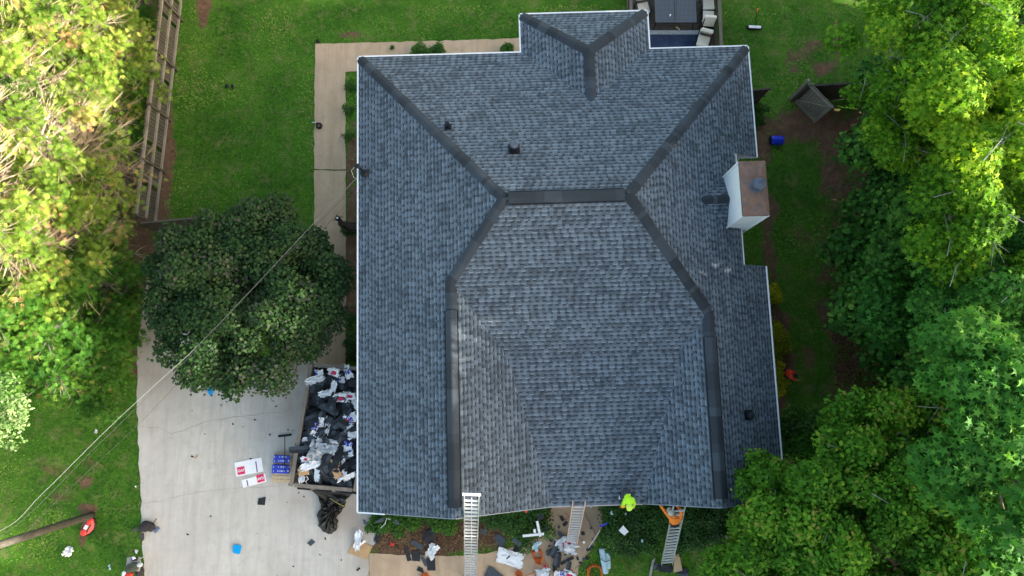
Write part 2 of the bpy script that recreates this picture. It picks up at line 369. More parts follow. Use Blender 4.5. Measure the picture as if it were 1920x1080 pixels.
slab('driveway', DRIVE, .020, M['drive'], [(300,600,1.0,2.4,.9),(300,660,.9,1.5,.65), (330,700,1.2,1.0,.4), (480,700,1.5,.5,.4), (400,640,.9,.6,.6),(545,760,.9,1.0,.5),(660,960,.9,1.3,.55),(690,900,.6,1.2,.4),(560,690,1.4,.5,.5),(560,940,.4,.25,.35),(680,1060,.7,1.0,.45),(500,740,1.5,.3,.3)], .02)
PATH = px((591,83),(1010,72),(1010,130),(648,134),(648,300),(649,690),(660,700),(600,700),(590,686),(589,330))
slab('side_path', PATH, .032, M['path'], [(640,560,1.2,2.6,.8),(600,130,.4,.6,.25),(610,640,.8,1.0,.5),(630,300,.3,.3,.2)], .018)
WALK = px((692,1037),(760,1040),(870,1043),(940,1032),(985,1018),(1018,990),(1036,950),(1036,905),(1128,905),(1130,985),(1108,1030),(1085,1062),(1070,1140),(692,1140))
slab('front_walk', WALK, .028, M['path'], [(1080,960,1.1,1.8,.7),(1050,1040,1.0,1.0,.5),(735,1055,.3,.2,.4),(700,1060,.2,.8,.3)], .018)
# cracks and joints of the paving, hairline dark strips lying on it
def strip(name, pts, wd, z, mat):
    s = MB(); P = [at(a, b, 0) for a, b in pts]; Q = []
    for i in range(len(P)-1):
        k = max(1, int((P[i+1]-P[i]).length/.25))
        for j in range(k): Q.append(P[i].lerp(P[i+1], j/k)+Vector((random.gauss(0, .02), random.gauss(0, .02), 0)))
    Q.append(P[-1]); vs = []
    for i, q in enumerate(Q):
        d = (Q[min(i+1, len(Q)-1)]-Q[max(i-1, 0)]).normalized(); nrm = Vector((-d.y, d.x, 0)); ww = wd*random.uniform(.4, 1.3)
        vs += [(q.x+nrm.x*ww/2, q.y+nrm.y*ww/2, z), (q.x-nrm.x*ww/2, q.y-nrm.y*ww/2, z)]
    s.add(vs, [(2*i+1, 2*i+3, 2*i+2, 2*i) for i in range(len(Q)-1)])
    o = s.build(name, mat); tag(o, kind='structure'); return o
M['crack'] = simple('dark_crack_dirt', (.33, .30, .25), .95, .3, 12)
M['weed'] = simple('weeds_in_joint', (.05, .10, .02), .95, .5, 12)
strip('driveway_crack', [(260,799),(300,803),(322,813),(345,808),(385,790),(440,782),(480,779),(540,770)], .022, .026, M['crack'])
strip('driveway_crack', [(262,942),(300,940),(340,928),(385,921),(450,914),(520,912)], .015, .026, M['crack'])
strip('driveway_crack', [(453,744),(452,780),(490,790),(493,840)], .010, .026, M['crack'])
strip('path_joint', [(590,319),(648,319)], .06, .038, M['weed'])
strip('path_joint', [(590,222),(648,224)], .012, .038, M['crack'])
strip('path_joint', [(600,515),(649,514)], .014, .038, M['crack'])
strip('walk_joint', [(941,1050),(943,1100)], .016, .034, M['crack'])
strip('walk_joint', [(820,1043),(828,1100)], .016, .034, M['crack'])

# grass blades over the lawn, thin on bare earth
HOUSE_FOOT = [hw(*q).xy for q in ((-5.0,-3.9),(8.9,-3.9),(8.9,12),(-5.0,12))]
def grass():
    N = 110000; x = rng.uniform(-22.5, 17, N); y = rng.uniform(-13, 17.5, N)
    keep = np.ones(N, bool)
    for P in (DRIVE, PATH, WALK, HOUSE_FOOT): keep &= ~inpoly(x, y, P)
    d = dirt_at(x, y); keep &= rng.random(N) > d*.93
    x, y = x[keep], y[keep]; n = len(x); tone = np.clip(fbm(x, y, 2.2, 21)*1.9 + rng.random(n)*.6 - .78, 0, 1)
    T = []; Fc = []; V = []
    for k in range(2):
        a = rng.uniform(0, 2*np.pi, n); l = rng.uniform(.05, .11, n); h = rng.uniform(.02, .055, n); wd = .014+rng.random(n)*.016
        ox = x+rng.normal(0, .03, n); oy = y+rng.normal(0, .03, n); dx, dy = np.cos(a), np.sin(a)
        p0 = np.stack([ox-dy*wd, oy+dx*wd, np.full(n, .0)], 1); p1 = np.stack([ox+dy*wd, oy-dx*wd, np.full(n, .0)], 1); p2 = np.stack([ox+dx*l, oy+dy*l, h], 1)
        V.append(np.stack([p0, p1, p2], 1).reshape(-1, 3)); T.append(np.repeat(tone, 3))
    V = np.concatenate(V); T = np.concatenate(T); Fc = np.arange(len(V)).reshape(-1, 3)
    m = foliage('grass_blades', [(0, (.034, .112, .010)), (.40, (.076, .232, .018)), (.75, (.145, .325, .032)), (1, (.25, .34, .07))], .3, .6, .2)
    o = bpy.data.objects.new('grass', np_mesh('grass', V, Fc, m, T, 3)); C.objects.link(o)
    tag(o, 'short mown grass blades over the lawn', 'grass', kind='stuff')
grass()

# ------------------------------------------------------------ house (house frame: x east, y north, turned by YAW)
ZE = 5.5; XW, XE, YN, YS = -5.46, 9.34, 12.37, -4.32
SW, SN, SS, SE, SS2 = .4967, .4175, .3627, .501, .1364
YR, XL, XR, YB = 5.978, -1.97, 6.78, .89
ZR = ZE+SN*(YN-YR); ZL = ZE+SW*(XL-XW); ZX = ZE+SE*(XE-XR); RLX = XW+(ZR-ZE)/SW; RRX = XE-(ZR-ZE)/SE
YDL = YR-(ZR-ZL)/SS; YDR = YR-(ZR-ZX)/SS; ZB = ZR-SS*(YR-YB); ZF = ZB-SS2*(YB-YS)
VL1 = (XL+(ZL-ZB)/SW, YB, ZB); VR1 = (XR-(ZX-ZB)/SE, YB, ZB); VL2 = (XL+(ZL-ZF)/SW, YS, ZF); VR2 = (XR-(ZX-ZF)/SE, YS, ZF)
EA, EB, EY = .72, 5.59, 13.92; EM = (EA+EB)/2; EZ = ZE+1.0; EAP = (EM, 11.88, EZ); ERB = (EM, YN-1.0/SN, EZ)
NX, NY0, NY1 = 8.39, 3.88, 8.0
CHX0, CHX1, CHY0, CHY1, CHZ = 7.80, 8.62, 5.20, 7.0, 8.05
def zE(x): return ZE+SE*(XE-x)
house = empty('house', hw(2, 4, 0), 'large house under a new blue grey shingle roof with hips and two front gables', 'house')
roofmb = MB(); UVS = []
def plane(pts, down, mi=0):
    """roof plane; u runs along the eave, v up the slope, in metres"""
    P = [Vector(p) for p in pts]; nrm = Vector((0,0,0))
    for i in range(len(P)): nrm += P[i].cross(P[(i+1)%len(P)])
    if nrm.z < 0: P.reverse(); nrm = -nrm
    nrm.normalize(); d = Vector((*down, 0)); up = -(d - nrm*d.dot(nrm)).normalized(); ua = up.cross(nrm)
    roofmb.add([hw(*p) for p in P], [tuple(range(len(P)))], mi)
    UVS.extend([(p.dot(ua)+50+len(UVS)*.37*0, p.dot(up)+50) for p in P])
zap = (EM, 0, 0)
plane([(XW,YN,ZE),(EA,YN,ZE),ERB,(EB,YN,ZE),(XE,YN,ZE),(RRX,YR,ZR),(RLX,YR,ZR)], (0,1))
plane([(XW,YN,ZE),(RLX,YR,ZR),(XL,YDL,ZL),(XL,YS,ZL),(XW,YS,ZE)], (-1,0))
plane([(RLX,YR,ZR),(RRX,YR,ZR),(XR,YDR,ZX),VR1,VL1,(XL,YDL,ZL)], (0,-1))
plane([VL1,VR1,VR2,VL2], (0,-1))
plane([(XL,YDL,ZL),VL1,VL2,(XL,YS,ZL)], (1,0))
plane([(XR,YDR,ZX),(XR,YS,ZX),VR2,VR1], (-1,0))
zn = zE(NX)
plane([(XE,YN,ZE),(XE,NY1,ZE),(NX,NY1,zn),(NX,CHY1,zn),(CHX0,CHY1,zE(CHX0)),(CHX0,CHY0,zE(CHX0)),(NX,CHY0,zn),(NX,NY0,zn),(XE,NY0,ZE),(XE,YS,ZE),(XR,YS,ZX),(XR,YDR,ZX),(RRX,YR,ZR)], (1,0))
plane([(EA,EY,ZE),(EB,EY,ZE),EAP], (0,1))
plane([(EA,EY,ZE),EAP,ERB,(EA,YN,ZE)], (-1,0))
plane([(EB,EY,ZE),(EB,YN,ZE),ERB,EAP], (1,0))
# cricket behind the chimney
cm = (CHY0+CHY1)/2; zc = zE(CHX0); CRX = CHX0-.95; CRZ = zE(CRX)+.01
plane([(CHX0,CHY0,zc+.01),(CHX0,cm,CRZ),(CRX,cm,CRZ)], (0,-1)); plane([(CHX0,CHY1,zc+.01),(CRX,cm,CRZ),(CHX0,cm,CRZ)], (0,1))
off = house.location
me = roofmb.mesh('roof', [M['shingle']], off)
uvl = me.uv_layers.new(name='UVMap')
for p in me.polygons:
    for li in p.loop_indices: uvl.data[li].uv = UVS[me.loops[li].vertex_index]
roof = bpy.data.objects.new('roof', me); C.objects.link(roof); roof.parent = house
# ridge and hip caps: one lapped piece after another, bent over the ridge
def caps(a, b, wl, wr, drop_l, drop_r, lift=.035, step=.15, name='ridge_cap', par=None, n0=0):
    a, b = Vector(a), Vector(b); L = (b-a).length; d = (b-a)/L; s = Vector((d.y, -d.x, 0)).normalized()
    k = int(L/step)+1; V = []; Fs = []; T = []; tone = .5
    for i in range(k):
        t0 = i*L/k; t1 = min(L, (i+1)*L/k+.03)
        if i % 3 == 0 or random.random() < .25: tone = random.random()
        h0, h1 = lift+.008, lift
        j = random.uniform(-.006, .006)
        for (t, h) in ((t0, h0), (t1, h1)):
            c = a+d*t
            for (o, dz) in ((-wl, -drop_l*wl-.028), (-wl*.3, -.25*drop_l*wl), (0, 0.004), (wr*.3, -.25*drop_r*wr), (wr, -drop_r*wr-.028)):
                V.append(hw(*(c+s*(o+j)+Vector((0,0,h+dz)))))
            T += [tone]*5
        n = i*10
        Fs += [(n+q, n+q+1, n+q+6, n+q+5) for q in range(4)]
    V = np.array([v-off for v in V]); o = bpy.data.objects.new(name, np_mesh(name, V, np.array(Fs), M['cap'], T)); C.objects.link(o); o.parent = par or roof
    return o
HW_ = .185
caps((XW+.05,YN-.05,ZE+.01), (RLX,YR,ZR), HW_, HW_, .31, .31)
caps((XE-.05,YN-.05,ZE+.01), (RRX,YR,ZR), HW_, HW_, .31, .31)
caps((RLX,YR,ZR+.004), (XL,YDL,ZL+.004), HW_, HW_, .28, .28)
caps((RRX,YR,ZR+.004), (XR,YDR,ZX+.004), HW_, HW_, .28, .28)
caps((XL,YDL+.05,ZL), (XL,2.45,ZL), .2, .2, .48, .48)
caps((XR,YDR+.05,ZX), (XR,1.32,ZX), .2, .2, .48, .48)
caps((EA+.05,EY-.05,ZE+.01), EAP, .20, .20, .30, .30)
caps((EB-.05,EY-.05,ZE+.01), EAP, .20, .20, .30, .30)
caps((EM,EAP[1]+.1,EZ), (EM,ERB[1]-.1,EZ), .2, .2, .4, .4)
caps((CRX-.05,cm,CRZ), (CHX0,cm,CRZ), .15, .15, .45, .45)
def vent(a, b, drop=.46, w_=.20):
    o = caps(a, b, w_, w_, drop, drop, lift=.085, step=.3, name='ridge_vent')
    a, b = Vector(a), Vector(b); d = (b-a).normalized(); s = Vector((d.y, -d.x, 0)).normalized()
    m = MB()
    for k in (-1, 1):
        p = s*(k*(w_+.012))+Vector((0,0,.03-drop*w_)); m.beam(hw(*(a+p)), hw(*(b+p)), .03, .075)
    for e in (a, b):
        m.beam(hw(*(e+s*(w_-.02)+Vector((0,0,.03-drop*w_)))), hw(*(e+Vector((0,0,.045)))), .02, .06); m.beam(hw(*(e-s*(w_-.02)+Vector((0,0,.03-drop*w_)))), hw(*(e+Vector((0,0,.045)))), .02, .06)
    mm = m.build('vent_edge', M['black'], off=off); mm.parent = o
vent((RLX+.15,YR,ZR), (RRX-.12,YR,ZR), .36)
vent((XL,2.42,ZL), (XL,YS+.35,ZL)); vent((XR,1.3,ZX), (XR,YS+.30,ZX))
# gutters and rake boards
def trim(name, pts, w_=.10, h_=.12, dz=-.05, mat='white', outw=.05):
    m = MB()
    for i in range(len(pts)-1):
        a, b = Vector(pts[i]), Vector(pts[i+1]); d = (b-a).normalized(); o = Vector((d.y, -d.x, 0)).normalized()*outw
        e = d*.0
        m.beam(hw(*(a+o-e+Vector((0,0,dz)))), hw(*(b+o+e+Vector((0,0,dz)))), w_, h_)
    o = m.build(name, M[mat], off=off); o.parent = house; return o
trim('gutter', [(XW,YS,ZE),(XW,YN,ZE)], .06, .13, -.07, outw=-.03)
trim('gutter', [(XW,YN,ZE),(EA,YN,ZE)], .055, .13, -.072, outw=-.028)
trim('gutter', [(EB,YN,ZE),(XE,YN,ZE)], .055, .13, -.072, outw=-.028)
trim('gutter', [(XE,YN,ZE),(XE,NY1,ZE)], .055, .13, -.074, outw=-.028)
trim('gutter', [(NX,NY1,zn-.02),(NX,CHY1+.01,zn-.02)], .05, .12, -.07, outw=-.026)
trim('gutter', [(NX,CHY0-.01,zn-.02),(NX,NY0,zn-.02)], .05, .12, -.07, outw=-.026)
trim('gutter', [(XE,NY0,ZE),(XE,YS,ZE)], .06, .13, -.07, outw=-.03)
trim('gutter', [(EA,YN,ZE),(EA,EY,ZE)], .055, .13, -.073, outw=-.028)
trim('gutter', [(EA,EY,ZE),(EB,EY,ZE)], .055, .13, -.074, outw=-.028)
trim('gutter', [(EB,EY,ZE),(EB,YN,ZE)], .055, .13, -.073, outw=-.028)
M['tan_gutter'] = simple('tan_gutter_metal', (.40, .36, .32), .5, .1, 3)
trim('gutter', [(VR2[0]-.05,YS,ZF),(VL2[0]-.25,YS,ZF)], .035, .10, -.055, 'tan_gutter', outw=-.02)
M['drip'] = simple('grey_drip_edge', (.30, .33, .36), .5, .1, 5)
trim('rake_board', [(XL,YS,ZL-.02),(XW,YS,ZE-.02)], .03, .14, -.075, 'drip', -.012)
trim('rake_board', [(VL2[0],YS,ZF-.02),(XL,YS,ZL-.02)], .03, .14, -.075, 'drip', -.012)
trim('rake_board', [(XR,YS,ZX-.02),(VR2[0],YS,ZF-.02)], .03, .14, -.075, 'drip', -.012)
trim('rake_board', [(XE,YS,ZE-.02),(XR,YS,ZX-.02)], .03, .14, -.075, 'drip', -.012)
m = MB(); m.beam(hw(XW-.02,YS-.02,ZE-.07), hw(XW+1.0,YS-.02,ZE+.42), .05, .13); o = m.build('corner_trim', M['white'], off=off); o.parent = house
# soffit, walls, gable ends
m = MB()
sof = [(XW,YS),(XE,YS),(XE,NY0),(NX,NY0),(NX,NY1),(XE,NY1),(XE,YN),(EB,YN),(EB,EY),(EA,EY),(EA,YN),(XW,YN)]
m.prism([hw(x, y).xy for x, y in sof], ZE-.16, ZE-.13); o = m.build('soffit', M['soffit'], off=off); o.parent = house
m = MB(); q = .45
wl = [(XW+q,YS+q),(VL2[0],YS+q),(VL2[0],YS+1.9),(VR2[0],YS+1.9),(VR2[0],YS+q),(XE-q,YS+q),(XE-q,NY0-.1),(NX-.25,NY0-.1),(NX-.25,NY1+.1),(XE-q,NY1+.1),(XE-q,YN-q),(EB-q,YN-q),(EB-q,EY-q),(EA+q,EY-q),(EA+q,YN-q),(XW+q,YN-q)]
m.prism([hw(x, y).xy for x, y in wl], -.05, ZE-.16)
for pts in ([(XW+q,ZE-.13),(XL,ZL-.24),(VL2[0],ZE-.13)], [(VR2[0],ZE-.13),(XR,ZX-.24),(XE-q,ZE-.13)]):
    vs = [hw(x, YS+q, z) for x, z in pts]+[hw(x, YS+q+.1, z) for x, z in pts]
    m.add(vs, [(0,2,1),(3,4,5),(0,1,4,3),(1,2,5,4),(2,0,3,5)])
wall = m.build('wall', M['siding'], off=off); wall.parent = house
def window(c, w_, h_, nrm):
    """c at the wall face, house frame"""
    nx_, ny_ = nrm; s = (-ny_, nx_); f = MB(); c = Vector(c)
    def bb(u, v, sw, sh, dep, o):
        p = c+Vector((s[0]*u+nx_*o, s[1]*u+ny_*o, v)); size = (sw, dep, sh) if abs(ny_) > .5 else (dep, sw, sh)
        return hw(*p), size
    for (u, v, a, b) in ((0, h_/2+.05, w_+.2, .1), (0, -h_/2-.05, w_+.2, .1), (-w_/2-.05, 0, .1, h_), (w_/2+.05, 0, .1, h_), (0, 0, w_, .05), (0, h_/4+.0125, .03, h_/2-.025), (0, -h_/4-.0125, .03, h_/2-.025)):
        p, sz = bb(u, v, a, b, .07, .037); f.box(p, sz, YAW)
    fr = f.build('window', M['white'], off=off); fr.parent = house
    g_ = MB(); p, sz = bb(0, 0, w_, h_, .02, .012); g_.box(p, sz, YAW); gg = g_.build('pane', M['glass'], off=off); gg.parent = fr
for (x, z) in ((-3.6, 3.9), (-.2, 3.9), (-3.6, 1.3), (-.2, 1.3), (5.6, 3.9), (7.7, 3.9), (6.6, 1.4)): window((x, YS+q, z), 1.0, 1.4, (0, -1))
for (y, z) in ((10, 3.9), (6.5, 3.9), (3, 3.9), (-2, 3.9), (10, 1.3)): window((XW+q, y, z), 1.0, 1.4, (-1, 0))
for (y, z) in ((10.2, 3.9), (1.5, 3.9), (-2, 3.9), (10.2, 1.3), (0, 1.3)): window((XE-q, y, z), 1.0, 1.4, (1, 0))
for (x, z) in ((-3.6, 3.9), (-1, 3.9), (7.3, 3.9), (-3.6, 1.3)): window((x, YN-q, z), 1.0, 1.4, (0, 1))
window((EM, EY-q, 3.9), 1.6, 1.4, (0, 1))
m = MB(); m.box(hw(2.86, YS+1.9-.04, 1.05), (1.0, .08, 2.1), YAW); d_ = m.build('front_door', simple('dark_red_door', (.12,.03,.025), .4, .1), off=off); d_.parent = house
m = MB(); m.box(hw(3.24, YS+1.9-.11, 1.0), (.05, .06, .14), YAW); o = m.build('handle', M['alu'], off=off); o.parent = d_
for yy in (-1.6, 1.6):
    m = MB()
    for k in range(5): m.box(hw(XW+q-.03, yy, .26+k*.47), (.06, 2.6, .455), YAW)
    o = m.build('garage_door', M['white'], off=off); o.parent = house
# chimney in white siding with rusty cap
ch = MB(); ch.prism([hw(x, y).xy for x, y in ((CHX0,CHY0),(CHX1,CHY0),(CHX1,CHY1),(CHX0,CHY1))], 0, CHZ-.02)
chim = ch.build('chimney', M['siding'], off=off); chim.parent = house
m = MB()
for (x, y) in ((CHX0,CHY0),(CHX1,CHY0),(CHX1,CHY1),(CHX0,CHY1)):
    m.box(hw(x+(.022 if x == CHX0 else -.022)*-1*1.0, y+(.022 if y == CHY0 else -.022)*-1, CHZ/2-.03), (.05, .05, CHZ-.08), YAW)
o = m.build('corner_board', M['white'], off=off); o.parent = chim
def rust():
    n = NT('rusty_sheet_metal'); p = n.obj(); n1 = n.noise(3.2, 5, .7, p); n2 = n.noise(7, 5, .75, p)
    c = n.ramp(n1, [(.25, (.13, .068, .045)), (.5, (.21, .115, .075)), (.75, (.28, .165, .11))]); c = n.mix(n.ramp(n2, [(.48, (0,)*3), (.64, (.8,)*3)]), c, (.10, .095, .11))
    n.col(c); n.rough(.6); n.b.inputs['Metallic'].default_value = .2; n.bump(n2, .3, .01); return n.mat
M['rust'] = rust(); M['galv'] = simple('galvanised_pipe', (.11, .13, .165), .5, .35, 9, metal=.5)
m = MB(); c0 = ((CHX0+CHX1)/2, (CHY0+CHY1)/2); a, b = .44, .93
base = [(-a,-b),(a,-b),(a,b),(-a,b)]; ap = hw(c0[0]+.05, c0[1]+.1, CHZ+.075)
vs = [hw(c0[0]+x, c0[1]+y, CHZ) for x, y in base]+[hw(c0[0]+x, c0[1]+y, CHZ-.10) for x, y in base]+[ap]
m.add(vs, [(0,1,8),(1,2,8),(2,3,8),(3,0,8),(0,4,5,1),(1,5,6,2),(2,6,7,3),(3,7,4,0),(7,6,5,4)])
o = m.build('chimney_cap', M['rust'], off=off); o.parent = chim
m = MB(); fc = hw(c0[0]+.07, c0[1]+.06, CHZ+.05); m.lathe(fc, [(.23,-.02),(.235,.02),(.17,.03),(.165,.22),(.17,.221)], 24)
o = m.build('flue_pipe', M['galv'], off=off, smooth=False); o.parent = chim
m = MB(); m.lathe(fc+Vector((0,0,.25)), [(.20,-.06),(.21,0),(.20,.03),(.02,.06)], 24); o = m.build('rain_cap', M['galv'], off=off); o.parent = chim
# roof penetrations
def nrm_of(k): return {'N': Vector((0, SN, 1)), 'E': Vector((SE, 0, 1)), 'W': Vector((-SW, 0, 1))}[k].normalized()
def pipe_vent(pxy, z, k, r, h, cap):
    p = at(pxy[0], pxy[1], z); n_ = nrm_of(k); n_ = hw(n_.x, n_.y, n_.z); dn = Vector((n_.x, n_.y, 0)).normalized(); sd = Vector((-dn.y, dn.x, 0))
    v = MB(); up = (Vector((0,0,1))-n_*n_.z).normalized()
    Mx = Matrix((sd, up, n_)).transposed()
    v.box(p+n_*.012, (r*3.4, r*3.8, .012), rot=Mx)
    v.tube([p-Vector((0,0,.05)), p+Vector((0,0,h*.45))], [r*1.7, r*1.12], 16)
    o = v.build('vent_pipe', M['black'], off=off, smooth=False); o.parent = roof
    t = MB(); t.tube([p+Vector((0,0,h*.4)), p+Vector((0,0,h))], r, 14); tt = t.build('pipe', M['black'], off=off); tt.parent = o
    if cap:
        q_ = MB(); q_.lathe(p+Vector((0,0,h)), [(r*1.25,-.05),(r*1.3,.0),(r*1.1,.05),(.02,.07)], 18); qq = q_.build('pipe_cap', M['galv'] if cap == 2 else M['black'], off=off); qq.parent = o
def zN(px_, py_):
    z = 6.5
    for _ in range(12):
        p = at(px_, py_, z); y = -sy*p.x+cy*p.y; z = .5*z+.5*(ZE+SN*(YN-y))
    return z
pipe_vent((964,280), zN(964,280), 'N', .115, .50, 2); pipe_vent((840,238), zN(840,238), 'N', .075, .34, 0)
p = at(1403,778,6.3); xx = cy*p.x+sy*p.y; pipe_vent((1403,778), zE(xx)-.02, 'E', .10, .28, 1)
# electric service mast at the west eave
P0 = at(683,325,5.75); mast = empty('service_mast', P0, 'black bent electric service mast standing through the west roof edge', 'service mast')
m = MB(); m.lathe(P0, [(.16,-.0),(.15,.03),(.07,.08)], 14); m.build('flashing', M['black'], mast)
top = at(672,312,6.75); m = MB(); m.tube([P0-Vector((0,0,.3)), P0.lerp(top, .95)], .045, 10); m.build('mast_pipe', M['black'], mast)
m = MB(); m.tube([top-Vector((.0,0,.1)), top+Vector((-.02,.0,.06)), top+Vector((-.13,-.02,.04))], [.07,.09,.05], 10); m.build('weatherhead', M['black'], mast)
m = MB(); m.tube([top+Vector((-.1,0,0)), top+Vector((-.28,-.1,-.15)), top+Vector((-.22,-.32,-.28)), top+Vector((-.08,-.38,-.2))], .010, 6); m.build('drip_loop', simple('pale_green_cable', (.30,.38,.28), .6), mast)

# utility pole and overhead wires
pb = at(173,966,0); pt = Vector((pb.x, pb.y, 9.6))
pole = empty('utility_pole', pb, 'grey weathered wooden utility pole rising from the left lawn', 'utility pole')
m = MB(); m.tube([pb-Vector((0,0,.2)), pb+Vector((0,0,4)), pt], [.155,.14,.12], 14); m.build('pole_shaft', M['pole'], pole, smooth=True)
m = MB(); m.box(pt-Vector((0,0,.5)), (.12,2.2,.12), YAW); m.build('crossarm', M['pole'], pole)
M['wire'] = simple('bare_aluminium_wire', (.14,.15,.14), .8, .3, 30); M['wire2'] = simple('dull_black_wire', (.03,.03,.03), .6, .2)
def wire(pts, r, mat, label, sag_noise=0):
    P = [Vector(p) for p in pts]; Q = []
    for i in range(len(P)-1):
        p0, p1, p2, p3 = P[max(i-1,0)], P[i], P[i+1], P[min(i+2,len(P)-1)]
        for k in range(6):
            t = k/6; Q.append(.5*((2*p1)+(-p0+p2)*t+(2*p0-5*p1+4*p2-p3)*t*t+(-p0+3*p1-3*p2+p3)*t**3))
    Q.append(P[-1]); m = MB(); m.tube(Q, r, 5)
    return onebuild(m, 'overhead_wire', M[mat], P[0], label, 'wire')
wire([top+Vector((-.08,-.38,-.2)), at(645,358,6.5), at(480,534,6.4), at(370,649,6.5), at(300,713,6.7), at(200,806,7.2), at(80,925,7.9), at(0,995,8.5), pt+Vector((0,.6,-.4))], .009, 'wire', 'twisted pale service wire running from the house eave over the dark round tree')
wire([at(670,345,6.0), at(480,536,5.9), at(372,652,6.0), at(300,722,6.2), at(180,838,6.8), at(0,1008,8.0), pt+Vector((0,.2,-.45))], .006, 'wire2', 'thin dark wire slung just below the pale service wire')
wire([at(672,360,5.6), at(480,562,5.5), at(380,668,5.5), at(262,793,5.7), at(115,930,6.4), at(0,1040,7.0), pt+Vector((0,-.6,-1.2))], .005, 'wire2', 'lowest thin telephone line, passing over the lawn near the white bag', 0)

# ------------------------------------------------------------ foliage
def template(kind):
    if kind == 'leaf': return np.array([(0,0,0),(.5,.30,.06),(1,0,-.05),(.5,-.30,.06)]), np.array([(0,3,2,1)])
    if kind == 'round': 
        a = np.arange(6)*np.pi/3; return np.stack([.5+.5*np.cos(a), .45*np.sin(a), .04*np.cos(2*a)], 1), np.array([tuple(range(6))])
    if kind == 'star':
        P = []
        for i in range(10):
            a = i*np.pi/5; r = (.62 if i % 2 == 0 else .24)
            P.append((.5+r*np.cos(a), r*np.sin(a), -.06 if i % 2 == 0 else .03))
        return np.array(P), np.array([tuple(range(10))])
    if kind == 'frond':          # flat feathery spray of narrow blades
        V = []; Fq = []
        for k, (a, l) in enumerate(((-1.1,.5),(-.75,.72),(-.36,.9),(0,1.0),(.36,.9),(.75,.72),(1.1,.5))):
            d = np.array([np.cos(a), np.sin(a), .1*(-1)**k]); n = np.array([-np.sin(a), np.cos(a), 0]); n0 = len(V)
            V += [d*0, d*l*.5+n*.055, d*l, d*l*.5-n*.055]; Fq.append((n0, n0+3, n0+2, n0+1))
        return np.array(V), np.array(Fq)
def scatter(name, pos, nrm, size, kind, mat, tone, parent=None, spin=True, fwd=None):
    V, Fc = template(kind); n = len(pos); r = rng
    nz = nrm/np.linalg.norm(nrm, axis=1, keepdims=True)
    ref = r.normal(size=(n, 3)) if fwd is None else fwd+r.normal(scale=.35, size=(n, 3))
    x = ref-(ref*nz).sum(1, keepdims=True)*nz; x /= np.linalg.norm(x, axis=1, keepdims=True)+1e-9; y = np.cross(nz, x)
    s = size[:, None]
    P = pos[:, None, :] + (V[None, :, 0:1]*x[:, None, :] + V[None, :, 1:2]*y[:, None, :] + V[None, :, 2:3]*nz[:, None, :])*s[:, None, :]
    F2 = (Fc[None] + (np.arange(n)*len(V))[:, None, None]).reshape(-1, Fc.shape[1])
    o = bpy.data.objects.new(name, np_mesh(name, P.reshape(-1, 3), F2, mat, np.repeat(tone, len(V)), Fc.shape[1])); C.objects.link(o)
    if parent: o.parent = parent
    return o
def lumps_cloud(L, n, up=.5, shell=.32, seed=0, flat=1.0, below=.45):
    """leaf positions and outward normals on lumpy shells, L rows of x,y,z,r"""
    L = np.array(L); pr = L[:,3]**2; pr /= pr.sum(); k = rng.choice(len(L), n, p=pr)
    d = rng.normal(size=(n, 3)); d[:,2] = np.where(d[:,2] < -below*2, -d[:,2], d[:,2]); d /= np.linalg.norm(d, axis=1, keepdims=True)
    rr = L[k,3]*(1-shell*rng.random(n)**1.3)*(1+.18*rng.normal(size=n)*.5)
    e = d.copy(); e[:,2] *= flat; p = L[k,:3]+e*rr[:, None]
    nrm = d*.7+np.array([0,0,up])+rng.normal(scale=.45, size=(n, 3)); ktone = np.random.default_rng(seed+5).random(len(L))[k]
    return p, nrm, ktone, (rr/L[k,3])
def crown_lumps(R_, hz, n, lr, seed, flatb=.35):
    r = np.random.default_rng(seed); out = []
    for i in range(n):
        a = r.random()*2*np.pi; q = math.sqrt(r.random()); zz = math.sqrt(max(0, 1-q*q*.92))
        u = r.uniform(-flatb, 1); rad = R_*q*.88
        out.append((rad*math.cos(a), rad*math.sin(a), hz*zz*u, lr*r.uniform(.65, 1.25)))
    return out
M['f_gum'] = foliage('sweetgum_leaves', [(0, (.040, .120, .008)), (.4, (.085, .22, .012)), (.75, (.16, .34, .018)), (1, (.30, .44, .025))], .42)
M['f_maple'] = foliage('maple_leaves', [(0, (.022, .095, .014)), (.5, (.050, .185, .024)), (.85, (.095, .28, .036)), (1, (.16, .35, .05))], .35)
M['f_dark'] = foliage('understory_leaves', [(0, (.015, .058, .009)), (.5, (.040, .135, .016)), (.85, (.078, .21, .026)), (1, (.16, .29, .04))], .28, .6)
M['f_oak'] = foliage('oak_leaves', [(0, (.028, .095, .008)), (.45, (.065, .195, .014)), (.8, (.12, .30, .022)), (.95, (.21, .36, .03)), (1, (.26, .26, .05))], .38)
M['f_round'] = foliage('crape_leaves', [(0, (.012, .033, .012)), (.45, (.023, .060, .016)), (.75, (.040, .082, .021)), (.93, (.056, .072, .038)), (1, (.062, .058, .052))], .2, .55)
M['f_con'] = foliage('cypress_sprays', [(0, (.045, .115, .014)), (.4, (.13, .235, .025)), (.75, (.25, .34, .05)), (.92, (.38, .40, .09)), (1, (.45, .27, .13))], .35, .6)
M['f_con2'] = foliage('green_cypress_sprays', [(0, (.022, .085, .010)), (.5, (.055, .165, .016)), (.85, (.105, .235, .026)), (1, (.22, .20, .06))], .3, .6)
M['f_hedge'] = foliage('holly_hedge_leaves', [(0, (.010, .042, .007)), (.5, (.026, .092, .012)), (.85, (.060, .16, .018)), (1, (.12, .26, .035))], .2, .5, .25)
M['f_fresh'] = foliage('fresh_shrub_leaves', [(0, (.02, .07, .010)), (.5, (.05, .15, .018)), (1, (.11, .24, .035))], .3, .45)
